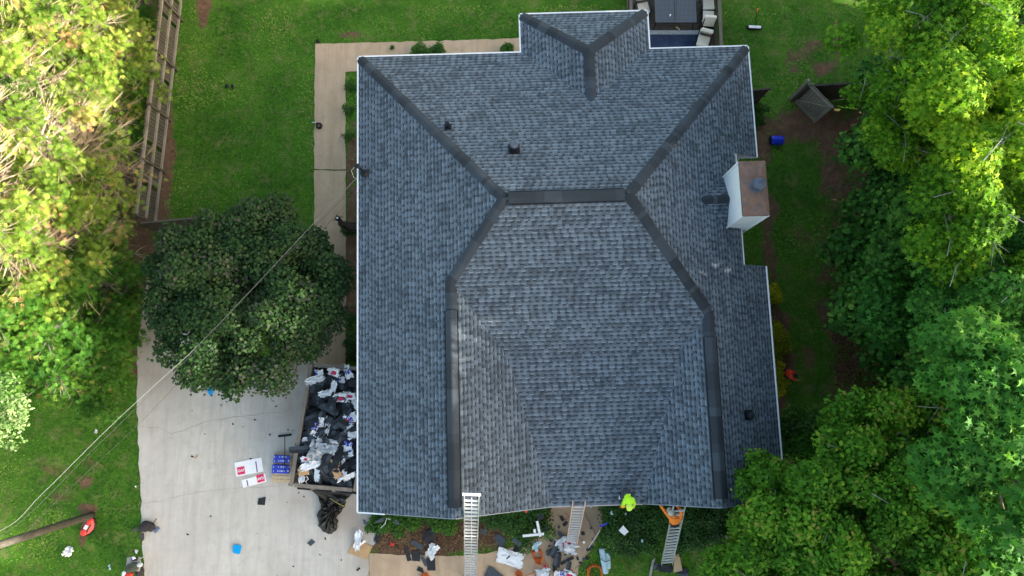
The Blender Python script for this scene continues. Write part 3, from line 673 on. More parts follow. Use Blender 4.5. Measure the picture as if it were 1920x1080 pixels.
M['f_gold'] = foliage('golden_shrub_leaves', [(0, (.14, .19, .010)), (.5, (.40, .40, .018)), (.8, (.62, .56, .025)), (1, (.75, .60, .03))], .35)
M['f_pale'] = foliage('pale_leaves', [(0, (.06, .13, .03)), (.5, (.13, .24, .07)), (1, (.42, .52, .26))], .35)
def tree(name, pxy, z, R_, hz, label, mat, kind, n, size, seed, nl=26, lr=.8, group=None, limb='bark', twigs=0, up=.6, shell=.4, cat='tree', lean=(0,0), tonebias=0.):
    c = at(pxy[0], pxy[1], z); g0 = at(pxy[0], pxy[1], 0)-c; lf = .85 if z > 12.5 else .5 if z > 6 else .3; base = Vector((c.x+lean[0]+g0.x*lf, c.y+lean[1]+g0.y*lf, 0)); root = empty(name, base, label, cat, group)
    L = crown_lumps(R_, hz, nl, lr, seed); zc = z-hz*.35
    P, N_, kt, q = lumps_cloud(L, n, up, shell, seed)
    P = P+np.array([c.x-base.x, c.y-base.y, zc]); P[:,2] = np.maximum(P[:,2], .05)
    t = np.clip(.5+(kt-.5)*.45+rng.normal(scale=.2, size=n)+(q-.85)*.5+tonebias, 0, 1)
    rr = np.random.default_rng(seed+9)
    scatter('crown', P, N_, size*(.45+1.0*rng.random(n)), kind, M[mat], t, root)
    m = MB(); ctr = Vector((c.x, c.y, zc)); th = max(.07, R_*.055)
    fork = base.lerp(ctr, .62); m.tube([base-Vector((0,0,.15)), base.lerp(fork, .5)+Vector((rr.normal()*.1, rr.normal()*.1, 0)), fork], [th*1.25, th, th*.8], 9)
    for i, l in enumerate(L):
        if i >= 16: break
        e = ctr+Vector(l[:3]); mid = fork.lerp(e, .5)+Vector((rr.normal()*.15, rr.normal()*.15, .25))
        m.tube([fork, mid, e], [th*.5, th*.28, th*.08], 5)
        for k in range(2):
            d = Vector(rr.normal(size=3)); d.z = abs(d.z)*.6; m.tube([mid.lerp(e, .8), e+d.normalized()*l[3]*.55], [th*.10, .006], 4)
    for k in range(int(twigs*.45)):
        l = L[rr.integers(len(L))]; e = ctr+Vector(l[:3]); d = Vector((rr.normal(), rr.normal(), 0)).normalized(); s_ = Vector((0,0,l[3]*rr.uniform(.75,1.05)))
        a = e+s_-d*rr.uniform(.3,.8); b = e+s_+d*rr.uniform(.3,.9)+Vector((0,0,rr.uniform(-.1,.25))); mm_ = a.lerp(b,.5)+Vector((rr.normal()*.06, rr.normal()*.06, .05))
        m.tube([a, mm_, b], [.014,.010,.004], 4)
        for q2 in range(2): m.tube([mm_, mm_+Vector((rr.normal()*.35, rr.normal()*.35, rr.uniform(-.05,.12)))], [.007,.003], 3)
    m.build('trunk', M[limb], root); return root
gG = 'sweetgum trees of the wood on the right'
tree('sweetgum_tree', (1750,60), 11, 2.9, 1.9, 'bright green sweetgum whose crown reaches over the top right of the lawn, nearest the deck', 'f_gum', 'star', 14000, .14, 11, 40, .62, gG, 'limb', 60)
tree('sweetgum_tree', (1725,185), 9.2, 2.2, 1.3, 'light green sweetgum with pale bare twigs spreading just right of the leaning gate', 'f_gum', 'star', 10000, .13, 12, 30, .55, gG, 'limb', 50)
tree('sweetgum_tree', (1880,60), 11.5, 2.6, 1.9, 'tall sweetgum filling the top right corner of the wood', 'f_gum', 'star', 13000, .14, 13, 36, .62, gG, 'limb', 30, tonebias=-.1)
tree('sweetgum_tree', (1880,215), 12.4, 2.4, 1.7, 'yellow green sweetgum, the sunniest crown at the right edge of the wood', 'f_gum', 'star', 13000, .14, 14, 34, .6, gG, 'limb', 40, tonebias=.22)
tree('sweetgum_tree', (1890,400), 11.5, 2.2, 1.6, 'sweetgum with thin grey twigs between the yellow green crown and the big maple', 'f_gum', 'star', 12000, .14, 15, 32, .6, gG, 'limb', 40, tonebias=-.05)
tree('sweetgum_tree', (1850,540), 10.5, 2.2, 1.5, 'deep green sweetgum at the right edge just above the big maple', 'f_maple', 'star', 12000, .14, 16, 32, .6, gG, 'limb', 16)
tree('maple_tree', (1868,750), 13.5, 2.0, 1.5, 'tall maple with large lobed leaves at the right edge, upper of the two', 'f_maple', 'star', 6500, .185, 21, 26, .55, 'tall maples at the right edge', 'bark', 6, tonebias=.1)
tree('maple_tree', (1905,905), 13.5, 1.95, 1.5, 'tall maple with large lobed leaves at the right edge, lower of the two', 'f_maple', 'star', 5600, .185, 22, 24, .55, 'tall maples at the right edge', 'bark', 4, tonebias=.05)
gD = 'dark shaded trees of the wood on the right'
tree('understory_tree', (1725,325), 5.5, 3.0, 2.2, 'dark leafy tree just below the light sweetgum twigs, behind the leaning gate', 'f_dark', 'round', 11000, .17, 31, 34, .9, gD)
tree('understory_tree', (1698,450), 5.0, 2.3, 2.0, 'dark tree standing closest to the lawn opposite the chimney', 'f_dark', 'round', 9000, .16, 32, 30, .8, gD)
tree('understory_tree', (1785,440), 7.0, 2.9, 2.0, 'dark green tree deeper in the wood opposite the chimney', 'f_dark', 'star', 9000, .17, 33, 34, .8, gD, tonebias=.12)
tree('understory_tree', (1712,575), 5.2, 2.5, 2.1, 'dark tree bordering the brown leaf litter on its upper side', 'f_dark', 'round', 10000, .17, 34, 34, .85, gD)
tree('understory_tree', (1800,600), 7.4, 2.7, 1.8, 'mid green tree in the middle of the wood left of the deep green sweetgum', 'f_maple', 'star', 8500, .17, 35, 34, .75, gD, tonebias=-.22)
tree('understory_tree', (1850,330), 6.0, 3.4, 2.2, 'very dark tree showing through gaps below the yellow green crown', 'f_dark', 'round', 9500, .18, 36, 34, .95, gD)
tree('understory_tree', (1860,700), 7.0, 3.0, 2.0, 'dark tree under the left side of the big maples', 'f_dark', 'round', 9000, .18, 37, 32, .9, gD)
tree('understory_tree', (1765,735), 3.6, 2.5, 1.6, 'low dark thicket tree right of the brown leaf litter', 'f_dark', 'leaf', 9000, .15, 38, 32, .8, gD, tonebias=-.1)
tree('understory_tree', (1850,120), 6.5, 4.0, 2.4, 'dark tree showing through the sweetgum crowns at the top right', 'f_dark', 'round', 11000, .18, 39, 36, 1.0, gD)
tree('understory_tree', (1880,1000), 8.0, 3.4, 2.0, 'dark tree in the bottom right corner under the big maple', 'f_dark', 'round', 9000, .18, 40, 34, .9, gD)
tree('understory_tree', (1890,500), 5.0, 3.6, 2.2, 'dark thicket at the right edge under the twiggy sweetgum', 'f_dark', 'round', 9000, .18, 41, 34, 1.0, gD)
gO = 'oaks of the grove at the bottom right'
tree('oak_tree', (1500,1005), 8.0, 2.3, 1.6, 'oak at the bottom right overhanging the front corner of the roof', 'f_oak', 'leaf', 19000, .15, 51, 36, .6, gO, 'limb', 14)
tree('oak_tree', (1625,975), 9.0, 2.6, 1.8, 'oak in the middle of the bottom right grove with light green tips', 'f_oak', 'leaf', 21000, .15, 52, 40, .62, gO, 'limb', 20)
tree('oak_tree', (1700,850), 8.2, 2.3, 1.7, 'oak of the grove standing nearest the brown leaf litter', 'f_oak', 'leaf', 18000, .15, 53, 36, .6, gO, 'limb', 16)
tree('oak_tree', (1780,1010), 10., 2.5, 1.8, 'oak with long bare grey branches left of the lower maple', 'f_oak', 'leaf', 19000, .15, 54, 38, .6, gO, 'limb', 34)
tree('oak_tree', (1450,1075), 7.0, 2.0, 1.4, 'oak with yellowish leaves at the bottom edge right of the bushes', 'f_oak', 'leaf', 14000, .14, 55, 30, .55, gO, 'limb', 10, tonebias=.2)
tree('oak_tree', (1630,1085), 8.5, 2.4, 1.6, 'oak cut by the bottom edge below the middle of the grove', 'f_oak', 'leaf', 15000, .15, 56, 34, .6, gO, 'limb', 10)
tree('oak_tree', (1600,850), 5.5, 1.7, 1.5, 'small dark oak beside the lawn at the top left of the grove', 'f_oak', 'leaf', 11000, .14, 57, 26, .55, gO, tonebias=-.3)
tree('young_tree', (1530,845), 3.2, 1.7, 1.3, 'low dark bushy tree at the front right corner of the house by the lawn', 'f_hedge', 'leaf', 8500, .14, 58, 26, .5, None, tonebias=.15)
tree('young_tree', (1395,1040), 4.6, 1.1, 1.0, 'yellow green sapling at the right end of the front bushes', 'f_oak', 'leaf', 3600, .13, 59, 18, .4, None, tonebias=.3)
tree('young_tree', (1440,900), 7.2, 1.0, .8, 'green leafy branch end reaching over the front right eave', 'f_oak', 'leaf', 4200, .14, 60, 16, .38, None, tonebias=.05, lean=(2.2,-2.0))
# unseen tall trees added past the right edge to block the low sun
for i, (x, y, hh, r_) in enumerate(((23,-21,15.5,4.2),(24,-15.5,17,4.4),(22.5,-10.5,17,4.2),(25,-6,18.2,4.4),(23,-1.5,17.4,4.2),(24.5,3,16.8,4.2),(23,8,12.5,3.6),(25,13,12.5,4),(24,19,12.5,4))):
    root = empty('sun_block_tree', (x, y, 0), 'tall unseen tree added beyond the right edge to shade the house', 'tree', 'tall sun blocking trees added beyond the right edge')
    L = [(a, b, c*1.0, d) for a, b, c, d in crown_lumps(r_, hh*.42, 44, 1.5, 300+i, 1.0)]; P, N_, kt, q = lumps_cloud(L, 9000, .3, .5, i, below=1)
    P = P+np.array([0, 0, hh*.56]); P[:,2] = np.minimum(P[:,2], hh+rng.random(len(P))*.4)
    scatter('crown', P, N_, .42+.25*rng.random(len(P)), 'leaf', M['f_oak'], np.clip(.5+rng.normal(scale=.2, size=len(P)), 0, .9), root)
    m = MB(); m.tube([(x, y, -.2), (x+.2, y, hh*.5), (x, y, hh*.9)], [.32,.24,.06], 8); m.build('trunk', M['bark'], root)
for i, (x, y) in enumerate(((18.8,-17),(19.2,-13),(18.6,-9.5),(19.4,-6),(18.8,-2.5),(19.5,1),(19.2,4.5),(19.6,8),(19.2,12))):  # unseen thicket added to stop sun leaking in beneath the tall crowns
    root = empty('sun_block_thicket', (x, y, 0), 'low unseen thicket tree added beyond the right edge to stop low sun', 'tree', 'low sun blocking thicket added beyond the right edge')
    L = crown_lumps(2.3, 3.0, 26, 1.1, 340+i, .9); P, N_, kt, q = lumps_cloud(L, 5000, .4, .5, i, below=1); P = P+np.array([0, 0, 2.9]); P[:,2] = np.maximum(P[:,2], .1)
    scatter('crown', P, N_, .36+.2*rng.random(len(P)), 'leaf', M['f_dark'], np.clip(.5+rng.normal(scale=.2, size=len(P)), 0, .9), root)
    m = MB(); m.tube([(x, y, -.2), (x+.1, y, 2), (x, y, 4.6)], [.14,.10,.03], 7); m.build('trunk', M['bark'], root)
# big dark round tree beside the driveway
tree('shade_tree', (450,550), 4.6, 4.0, 2.1, 'big dark green round tree between driveway and side path', 'f_round', 'round', 70000, .105, 71, 150, .66, None, 'bark', 0, .8, .35)
tree('flowering_tree', (-38,790), 7.6, 1.5, 1.4, 'pale leaved tree just showing at the left edge', 'f_pale', 'leaf', 4200, .12, 72, 26, .42, None, 'bark', 6, lean=(-3.5,-.5))
# sunlit cypress row beyond the left fence
def cypress(x, y, h, r0, label, seed, mat='f_con', bare=.35, group='tall cypresses beyond the left fence'):
    rr = np.random.default_rng(seed); root = empty('cypress_tree', (x, y, 0), label, 'tree', group); m = MB(); b = Vector((x, y, 0))
    m.tube([b-Vector((0,0,.2)), b+Vector((0,0,h*.5)), b+Vector((0,0,h*.97))], [.17,.11,.02], 8); m.build('trunk', M['bark'], root)
    m = MB(); PP = []; NN = []; FF = []; TT = []; z = .8
    while z < h*.96:
        rad = r0*min(1, (1.02-z/h)*2.1)*(.92 if z > 1.5 else .8); nb = 6 if z < h*.8 else 4
        for k in range(nb):
            a = rr.random()*2*np.pi; L = rad*rr.uniform(.72, 1.12); d = Vector((math.cos(a), math.sin(a), rr.uniform(.0,.28))); p0 = b+Vector((0,0,z)); p2 = p0+d*L; p1 = p0.lerp(p2,.5)+Vector((0,0,-.08*L))
            th_ = 1 if mat == 'f_con' else .45; m.tube([p0, p1, p2], [.026*th_,.018*th_,.006*th_], 3, cap=False)
            for q in range(17 if mat == 'f_con' else 5):
                t = rr.uniform(.12,.95); s = p0.lerp(p1, t*2) if t < .5 else p1.lerp(p2, t*2-1); e = s+Vector((math.cos(a+rr.normal()*.55), math.sin(a+rr.normal()*.55), rr.uniform(-.1,.45)))*rr.uniform(.3,.8)
                m.tube([s, e], [.013,.005], 3, cap=False)
            lush = rr.random() > bare*(1.35-z/h); nf = int((84 if lush else 4)*(.5+L/r0))
            t = .72+.34*rr.random(nf)**.8
            tips = np.array(p0)[None]+(np.array(p2-p0))[None]*t[:,None]+rr.normal(scale=(.23,.23,.17), size=(nf,3)); PP.append(tips)
            f = np.array([d.x, d.y, .55])[None]+rr.normal(scale=.5, size=(nf,3)); FF.append(f); NN.append(rr.normal(scale=.6, size=(nf,3))+np.array([d.x*.5, d.y*.5, .8]))
            TT.append(np.clip(.5+rr.normal()*.2+rr.normal(scale=.16, size=nf)+(.35 if (not lush and rr.random() < .4) else 0), 0, 1))
        z += rr.uniform(.24,.36)
    m.build('branches', M['twig' if mat == 'f_con' else 'bark'], root)
    P = np.concatenate(PP)-np.array([x, y, 0]); scatter('foliage', P, np.concatenate(NN), .15+.12*rng.random(len(P)), 'frond', M[mat], np.concatenate(TT), root, fwd=np.concatenate(FF))
for i, (x, y, h, r0, lab) in enumerate((
    (-17.2, 17.6, 11.0, 2.3, 'green cypress at the very top of the picture beside the fence'),
    (-19.0, 15.6, 11.5, 2.6, 'tall sunlit cypress in the top left corner'),
    (-17.4, 13.4, 9.5, 2.4, 'sunlit cypress second down along the fence with fresh green tips'),
    (-18.2, 11.0, 10.5, 2.6, 'sunlit cypress with orange brown dead sprays opposite the upper fence'),
    (-17.3, 8.9, 9.0, 2.4, 'sunlit cypress with bare brown twigs opposite the middle of the fence'),
    (-18.2, 6.8, 10.5, 2.6, 'cypress with yellow tips and a tangle of bare twigs near the fence corner'))):
    cypress(x, y, h, r0, lab, 101+i, bare=(.30 if i < 2 else .48 if i < 3 else .80))
cypress(-17.6, 4.9, 9.5, 2.5, 'cypress at the lower end of the sunlit row, its top bright yellow', 120, bare=.6)
cypress(-17.0, 4.0, 5.5, 1.8, 'half bare cypress between the fence corner and the driveway', 121, 'f_con2', .55)
cypress(-17.2, 1.8, 5.0, 1.8, 'shaded green cypress left of the driveway, above the lowest one', 122, 'f_con2', .12)
cypress(-18.6, 2.4, 7.5, 2.2, 'green cypress at the left edge below the bright ones', 123, 'f_con2', .1)
cypress(-17.4, .4, 4.2, 1.7, 'lowest shaded cypress over the left lawn', 124, 'f_con2', .15)
cypress(-19.6, .9, 5.0, 1.8, 'shaded cypress at the left edge, beside the lowest one', 125, 'f_con2', .2)
# shrubs
def shrub(name, L, z0, label, mat, kind, n, size, cat='bush', group=None, up=.6, shell=.35, tb=0.):
    """L rows: px, py, radius m, height m"""
    A = [(*at(a, b, h*.5).xy, h*.45, r) for a, b, r, h in L]; c = Vector((A[0][0], A[0][1], 0)); root = empty(name, c, label, cat, group)
    sub = []
    for (x, y, z, r), row in zip(A, L):
        h = row[3]; sub.append((x-c.x, y-c.y, max(.1, h-r*.75), r*.72))
        for k in range(7):
            a = rng.random()*6.28; q = r*rng.uniform(.35,.85); s_ = r*rng.uniform(.28,.5); sub.append((x-c.x+q*math.cos(a), y-c.y+q*math.sin(a), max(.12, h*rng.uniform(.35,.95)-s_*.8), s_))
    P, N_, kt, q = lumps_cloud(sub, n, up, shell, 3); P[:,2] = np.maximum(P[:,2], .03)
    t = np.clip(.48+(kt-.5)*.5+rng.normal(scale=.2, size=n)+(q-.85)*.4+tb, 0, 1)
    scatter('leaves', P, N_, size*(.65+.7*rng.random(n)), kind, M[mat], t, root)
    m = MB()
    for (x, y, z, r), row in zip(A, L):
        for k in range(5):
            a = k*1.26; m.tube([(x, y, 0), (x+r*.3*math.cos(a), y+r*.3*math.sin(a), row[3]*.45), (x+r*.55*math.cos(a), y+r*.55*math.sin(a), row[3]*.8)], [.03,.02,.006], 4)
    m.build('stems', M['bark'], root); return root
shrub('holly_bush', [(738,975,.75,.8),(712,985,.55,.6),(770,968,.7,.8)], 0, 'low green bush below the left gable, left part of the front bed', 'f_fresh', 'leaf', 7000, .085)
shrub('holly_bush', [(825,972,.7,.8),(850,966,.5,.7)], 0, 'low green bush below the left gable, right beside the tall ladder', 'f_fresh', 'leaf', 5200, .085)
shrub('holly_bush', [(960,975,.9,1.1),(1010,975,.8,1.1),(985,1000,.8,.9),(925,968,.8,1.0),(1000,950,.7,1.2),(950,950,.8,1.0)], 0, 'dark green round bush with white plastic strips on it left of the front door', 'f_hedge', 'leaf', 15000, .09, tb=.08)
shrub('holly_bush', [(1150,965,.8,1.2),(1195,970,.95,1.3),(1165,1000,.9,1.1),(1210,1005,.9,1.1),(1180,1025,.7,.8),(1150,1020,.55,.6),(1235,975,.8,1.3)], 0, 'big dark hedge right of the front door, left of the third ladder', 'f_hedge', 'leaf', 20000, .09)
shrub('holly_bush', [(1295,965,.9,1.3),(1340,965,.9,1.3),(1300,1005,.9,1.1),(1350,1000,.9,1.2),(1270,1015,.55,.7),(1385,970,.8,1.3)], 0, 'big dark hedge below the right gable, right of the third ladder', 'f_hedge', 'leaf', 19000, .09, tb=-.08)
shrub('foundation_bush', [(790,100,.55,.7),(822,99,.5,.65)], 0, 'small clipped bush on the edge of the back path', 'f_fresh', 'leaf', 3200, .08)
shrub('foundation_bush', [(952,92,.35,.6)], 0, 'small bush in the corner of the back path by the roof extension', 'f_fresh', 'leaf', 1300, .08)
shrub('foundation_bush', [(1425,205,.35,.8),(1424,225,.3,.6)], 0, 'small green bush at the right wall below the short dark fence', 'f_fresh', 'leaf', 1500, .09)
shrub('golden_shrub', [(1446,552,.45,.9)], 0, 'small golden shrub at the right wall, topmost of the three', 'f_gold', 'leaf', 2000, .075, group='golden shrubs at the right wall')
shrub('golden_shrub', [(1452,625,.6,1.0),(1466,640,.5,.9),(1455,652,.5,.8)], 0, 'largest golden shrub at the right wall, between the two others', 'f_gold', 'leaf', 5200, .075, group='golden shrubs at the right wall', tb=-.15)
shrub('golden_shrub', [(1452,700,.5,.9),(1458,722,.5,.9)], 0, 'golden shrub at the right wall beside the kneeling worker', 'f_gold', 'leaf', 3600, .075, group='golden shrubs at the right wall', tb=.05)
shrub('leafy_plant', [(1474,647,.28,.35)], 0, 'small blue green plant at the foot of the largest golden shrub', 'f_pale', 'leaf', 420, .1, 'plant')
shrub('leafy_plant', [(1545,172,.45,.6)], 0, 'fresh green plant growing behind the leaning gate', 'f_fresh', 'leaf', 1200, .13, 'plant')
shrub('leafy_plant', [(735,90,.10,.15)], 0, 'tuft of weeds in the middle of the back path', 'f_fresh', 'leaf', 160, .06, 'weeds')
shrub('leafy_plant', [(657,160,.35,.3),(654,205,.3,.25),(652,255,.3,.25)], 0, 'green weeds along the inner edge of the side path', 'f_fresh', 'leaf', 1500, .06, 'weeds')
shrub('leafy_plant', [(655,430,.35,.35),(662,640,.5,.6),(660,600,.4,.5),(661,665,.4,.5)], 0, 'dark plants between the shaded side path and the house', 'f_hedge', 'leaf', 3600, .08, 'plants')
# ground litter in the wood: too many leaves to count
def litter():
    n = 9000; c = at(1610,660,0); x = rng.normal(c.x, 1.3, n); y = rng.normal(c.y, 2.6, n); P = np.stack([x, y, rng.uniform(.01,.04,n)], 1)
    N_ = rng.normal(scale=.35, size=(n,3))+np.array([0,0,1]); keep = x > at(1560,660,0).x+rng.normal(0,.25,n); P, N_ = P[keep], N_[keep]
    mt = foliage('fallen_leaves', [(0,(.045,.022,.013)),(.5,(.10,.05,.03)),(.85,(.18,.10,.06)),(1,(.34,.22,.13))], .05, .9, .1)
    o = scatter('leaf_litter', P, N_, .05+.06*rng.random(len(P)), 'leaf', mt, rng.random(len(P)))
    tag(o, 'brown fallen leaves under the trees right of the lawn', 'leaf litter', kind='stuff')
    n = 7000; x, y = [], []
    for (a, b, rx, ry, s) in MULCH:
        q = at(a, b, 0); x.append(rng.normal(q.x, rx*.55, n//4)); y.append(rng.normal(q.y, ry*.55, n//4))
    x = np.concatenate(x); y = np.concatenate(y); k = ~inpoly(x, y, WALK) & ~inpoly(x, y, DRIVE); x, y = x[k], y[k]
    P = np.stack([x, y, rng.uniform(.01,.04,len(x))], 1); N_ = rng.normal(scale=.4, size=(len(x),3))+np.array([0,0,1])
    mt = foliage('pine_straw', [(0,(.07,.035,.02)),(.5,(.17,.095,.055)),(1,(.33,.21,.12))], .05, .9, .1)
    o = scatter('pine_straw', P, N_, .05+.05*rng.random(len(P)), 'leaf', mt, rng.random(len(P)))
    tag(o, 'reddish brown pine straw in the front bed', 'pine straw', kind='stuff')
litter()

# ------------------------------------------------------------ fences and gate
def fence(name, p0, p1, h, label, side=1, gap=.012, bw=.14, posts=True, woodm='fence', railm='fence_rail', spacing=2.45, rails=3, broken=0.):
    p0, p1 = Vector(p0), Vector(p1); L = (p1-p0).length; d = (p1-p0)/L; s = Vector((-d.y, d.x, 0))*side
    root = empty(name, p0, label, 'fence'); m = MB(); k = int(L/(bw+gap)); a = math.atan2(d.y, d.x)
    for i in range(k):
        if random.random() < broken: continue
        q = p0+d*((i+.5)*(bw+gap))-s*.045; hh = h+random.uniform(-.03, .03); m.box(q+Vector((0,0,hh/2+.03)), (bw, .02, hh-.06), a+random.gauss(0,.012))
    m.build('board_panel', M[woodm], root)
    if posts:
        n = int(L/spacing)+1
        for i in range(n):
            q = p0+d*min(L-.05, i*spacing+.05)+s*.05; m = MB(); m.box(q+Vector((0,0,h*.5-.05)), (.10,.10,h+.02), a); m.build('post', M[woodm], root)
    for i in range(rails):
        z = .28+i*(h-.42)/(rails-1); m = MB(); m.beam(p0+s*.012+Vector((0,0,z)), p1+s*.012+Vector((0,0,z)), .085, .10); m.build('rail', M[railm], root)
    return root
FA = at(352,-60,0); FB = at(296,424,0)
fence('wooden_fence', FB, FA, 1.95, 'long weathered fence running down between cypresses and lawn', side=-1, gap=.035, bw=.13, broken=.04, woodm='fence_board')
fence('wooden_fence', at(300,436,0), at(430,424,0), 1.85, 'short dark fence from the corner of the long fence to the dark round tree', side=1, posts=True, railm='fence', woodm='fence_dark')
fence('wooden_fence', at(1372,200,0), at(1420,196,0), 1.8, 'dark fence stub joining the right wall of the house', side=1, woodm='fence_dark', railm='fence_dark')
fence('wooden_fence', at(1483,191,0), at(1640,182,0), 1.8, 'dark fence running from the leaning gate into the wood', side=1, woodm='fence_dark', railm='fence_dark')
fence('wooden_fence', at(651,433,0), at(700,437,0), 1.7, 'short fence closing the gap between side path and house', side=-1, woodm='fence_dark', railm='fence_dark', rails=2, spacing=5)
# open gate
G0 = at(1486,190,0); G1 = at(1525,229,0); gt = empty('wooden_gate', G0, 'open grey wooden gate with a diagonal brace standing on bare earth', 'gate')
d = (G1-G0).normalized(); L = (G1-G0).length; s = Vector((-d.y, d.x, 0)); a = math.atan2(d.y, d.x)
m = MB()
for i in range(9): m.box(G0+d*((i+.5)*L/9)+s*.05+Vector((0,0,.98+random.uniform(-.02,.02))), (L/9-.015, .02, 1.75), a)
m.build('board_panel', M['gate'], gt)
for z in (.16, 1.72):
    m = MB(); m.beam(G0+Vector((0,0,z)), G1+Vector((0,0,z)), .09, .10); m.build('rail', M['fence_rail'], gt)
m = MB(); m.beam(G0+Vector((0,0,.22)), G1+Vector((0,0,1.66)), .05, .09); m.build('diagonal_brace', M['fence_rail'], gt)
for q in (G0-d*.03, G1+d*.03):
    m = MB(); m.box(q+Vector((0,0,.95)), (.09,.09,1.8), a); m.build('frame_post', M['gate'], gt)
m = MB(); pp = G0-d*.16; m.box(pp+Vector((0,0,1.0)), (.12,.12,2.0), a); o = m.build('hinge_post', M['gate'], gt)

# ------------------------------------------------------------ deck and its furniture
DZ = .55
dk = empty('wooden_deck', at(1250,60,0), 'dark wooden deck with a board railing behind the house', 'deck')
a0 = at(1172,0,DZ); x0 = at(1176,20,DZ).x; x1 = at(1338,60,DZ).x; y0 = hw(6,12.0).y; y1 = 20.5
m = MB(); y = y0
while y < y1: m.box(((x0+x1)/2, y, DZ-.02), (x1-x0, .135, .035)); y += .145
m.build('deck_boards', M['deck'], dk)
m = MB()
for yy in np.arange(y0+.1, y1, .6): m.box(((x0+x1)/2, yy, DZ-.16), (x1-x0-.05, .05, .22))
for xx in (x0+.1, (x0+x1)/2, x1-.1):
    for yy in (y0+.2, y0+4, y1-.2): m.box((xx, yy, DZ/2-.14), (.12,.12,DZ-.28))
m.build('deck_frame', M['fence_dark'], dk)
for xx in (x0, x1+.02):
    ra = MB(); ra.box((xx, (y0+y1)/2, DZ+.95), (.14, y1-y0, .04)); ra.box((xx, (y0+y1)/2, DZ+.87), (.045, y1-y0, .09)); ra.box((xx, (y0+y1)/2, DZ+.10), (.045, y1-y0, .09)); ra.build('railing', M['fence'], dk)
    yy = y0+.1
    while yy < y1:
        b_ = MB(); b_.box((xx-.045*(1 if xx > 5 else -1)*(1 if xx == x1+.02 else -1), yy, DZ+.485), (.035,.035,.86)); b_.build('baluster', M['deck'], dk); yy += .145
rug = MB(); r0 = at(1190,68,DZ); r1 = at(1316,92,DZ); c = at(1250,85,DZ+.012); W_ = at(1314,80,DZ).x-at(1180,80,DZ).x
rgl = at(1248,57,DZ).y; rgb = rgl-2.2; rxm = (at(1314,80,DZ).x+at(1180,80,DZ).x)/2
rug.box((rxm, (rgl+rgb)/2, DZ+.006), (W_, rgl-rgb, .010))
for (cx_, cy_, a, b) in ((rxm, rgl-.10, W_, .20), (rxm, rgb+.10, W_, .20)): rug.box((cx_, cy_, DZ+.014), (a-.01, b, .004), mi=1)
def rugm():
    n = NT('blue_rug_weave'); nz = n.noise(2.2, 5, .7, n.pos()); n.col(n.ramp(nz, [(.35, (.012,.022,.060)), (.6, (.022,.040,.095)), (.8, (.06,.10,.16))])); n.rough(.9); return n.mat
def dots():
    n = NT('grey_rug_border'); v = n.n('ShaderNodeTexVoronoi'); v.inputs['Scale'].default_value = 22; n.l(n.pos(), v.inputs[0])
    n.col(n.ramp(v.outputs[0], [(.3, (.16,.19,.23)), (.5, (.42,.45,.48))])); n.rough(.9); return n.mat
onebuild(rug, 'outdoor_rug', [rugm(), dots()], (rxm, (rgl+rgb)/2, DZ), 'dark blue rug with a pale patterned border lying on the deck', 'rug')
def mesh_top():
    n = NT('perforated_table_top'); p = n.obj(); sp = n.n('ShaderNodeSeparateXYZ'); n.l(p, sp.inputs[0])
    fx = n.math('FRACT', n.math('DIVIDE', sp.outputs[0], .06)); fy = n.math('FRACT', n.math('DIVIDE', sp.outputs[1], .06))
    h = n.math('MULTIPLY', n.math('GREATER_THAN', fx, .45), n.math('GREATER_THAN', fy, .45)); n.col(n.mix(h, (.085,.10,.125), (.012,.013,.016))); n.rough(.5); return n.mat
TZ = DZ+.72; t0 = at(1229,42,TZ); t1 = at(1306,42,TZ); tw = t1.x-t0.x; td = 1.65; tc = ((t0.x+t1.x)/2, t0.y+td/2, DZ)
tb = empty('patio_table', tc, 'dark grey perforated metal patio table on the deck', 'table')
M['frame_grey'] = simple('dark_grey_metal', (.075,.088,.11), .5, .1, 10)
m = MB()
for k in (-1, 1): m.box((tc[0]+k*(tw/4+.01), tc[1], TZ-.012), (tw/2-.09, td-.14, .012))
m.build('table_top', mesh_top(), tb)
m = MB()
for k in (-1, 1): m.box((tc[0]+k*(tw/2-.03), tc[1], TZ-.01), (.07, td, .035)); m.box((tc[0], tc[1]+k*(td/2-.035), TZ-.0105), (tw-.131, .07, .034))
m.box((tc[0], tc[1], TZ-.008), (.06, td-.14, .03)); m.build('table_rim', M['frame_grey'], tb, bevel=.006)
for i in (-1, 1):
    for j in (-1, 1):
        m = MB(); m.tube([(tc[0]+i*(tw/2-.07), tc[1]+j*(td/2-.08), TZ-.03), (tc[0]+i*(tw/2-.03), tc[1]+j*(td/2-.03), DZ)], .024, 8); m.build('leg', M['black'], tb)
m = MB(); c = at(1256,30,TZ+.02); m.lathe((c.x, c.y, TZ+.007), [(.028,0),(.036,.10),(.036,.11)], 14); onebuild(m, 'drinking_cup', M['paper'], (c.x, c.y, TZ), 'small white cup standing on the patio table', 'cup')
m = MB(); c = at(1270,53,DZ); m.tube([(c.x-.07,c.y+.05,DZ+.03),(c.x+.03,c.y-.02,DZ+.03),(c.x+.09,c.y-.08,DZ+.03)], [.03,.024,.036], 8); onebuild(m, 'dog_bone', simple('cream_bone', (.72,.62,.42), .6), (c.x, c.y, DZ), 'small cream bone shaped toy on the deck below the table', 'toy')
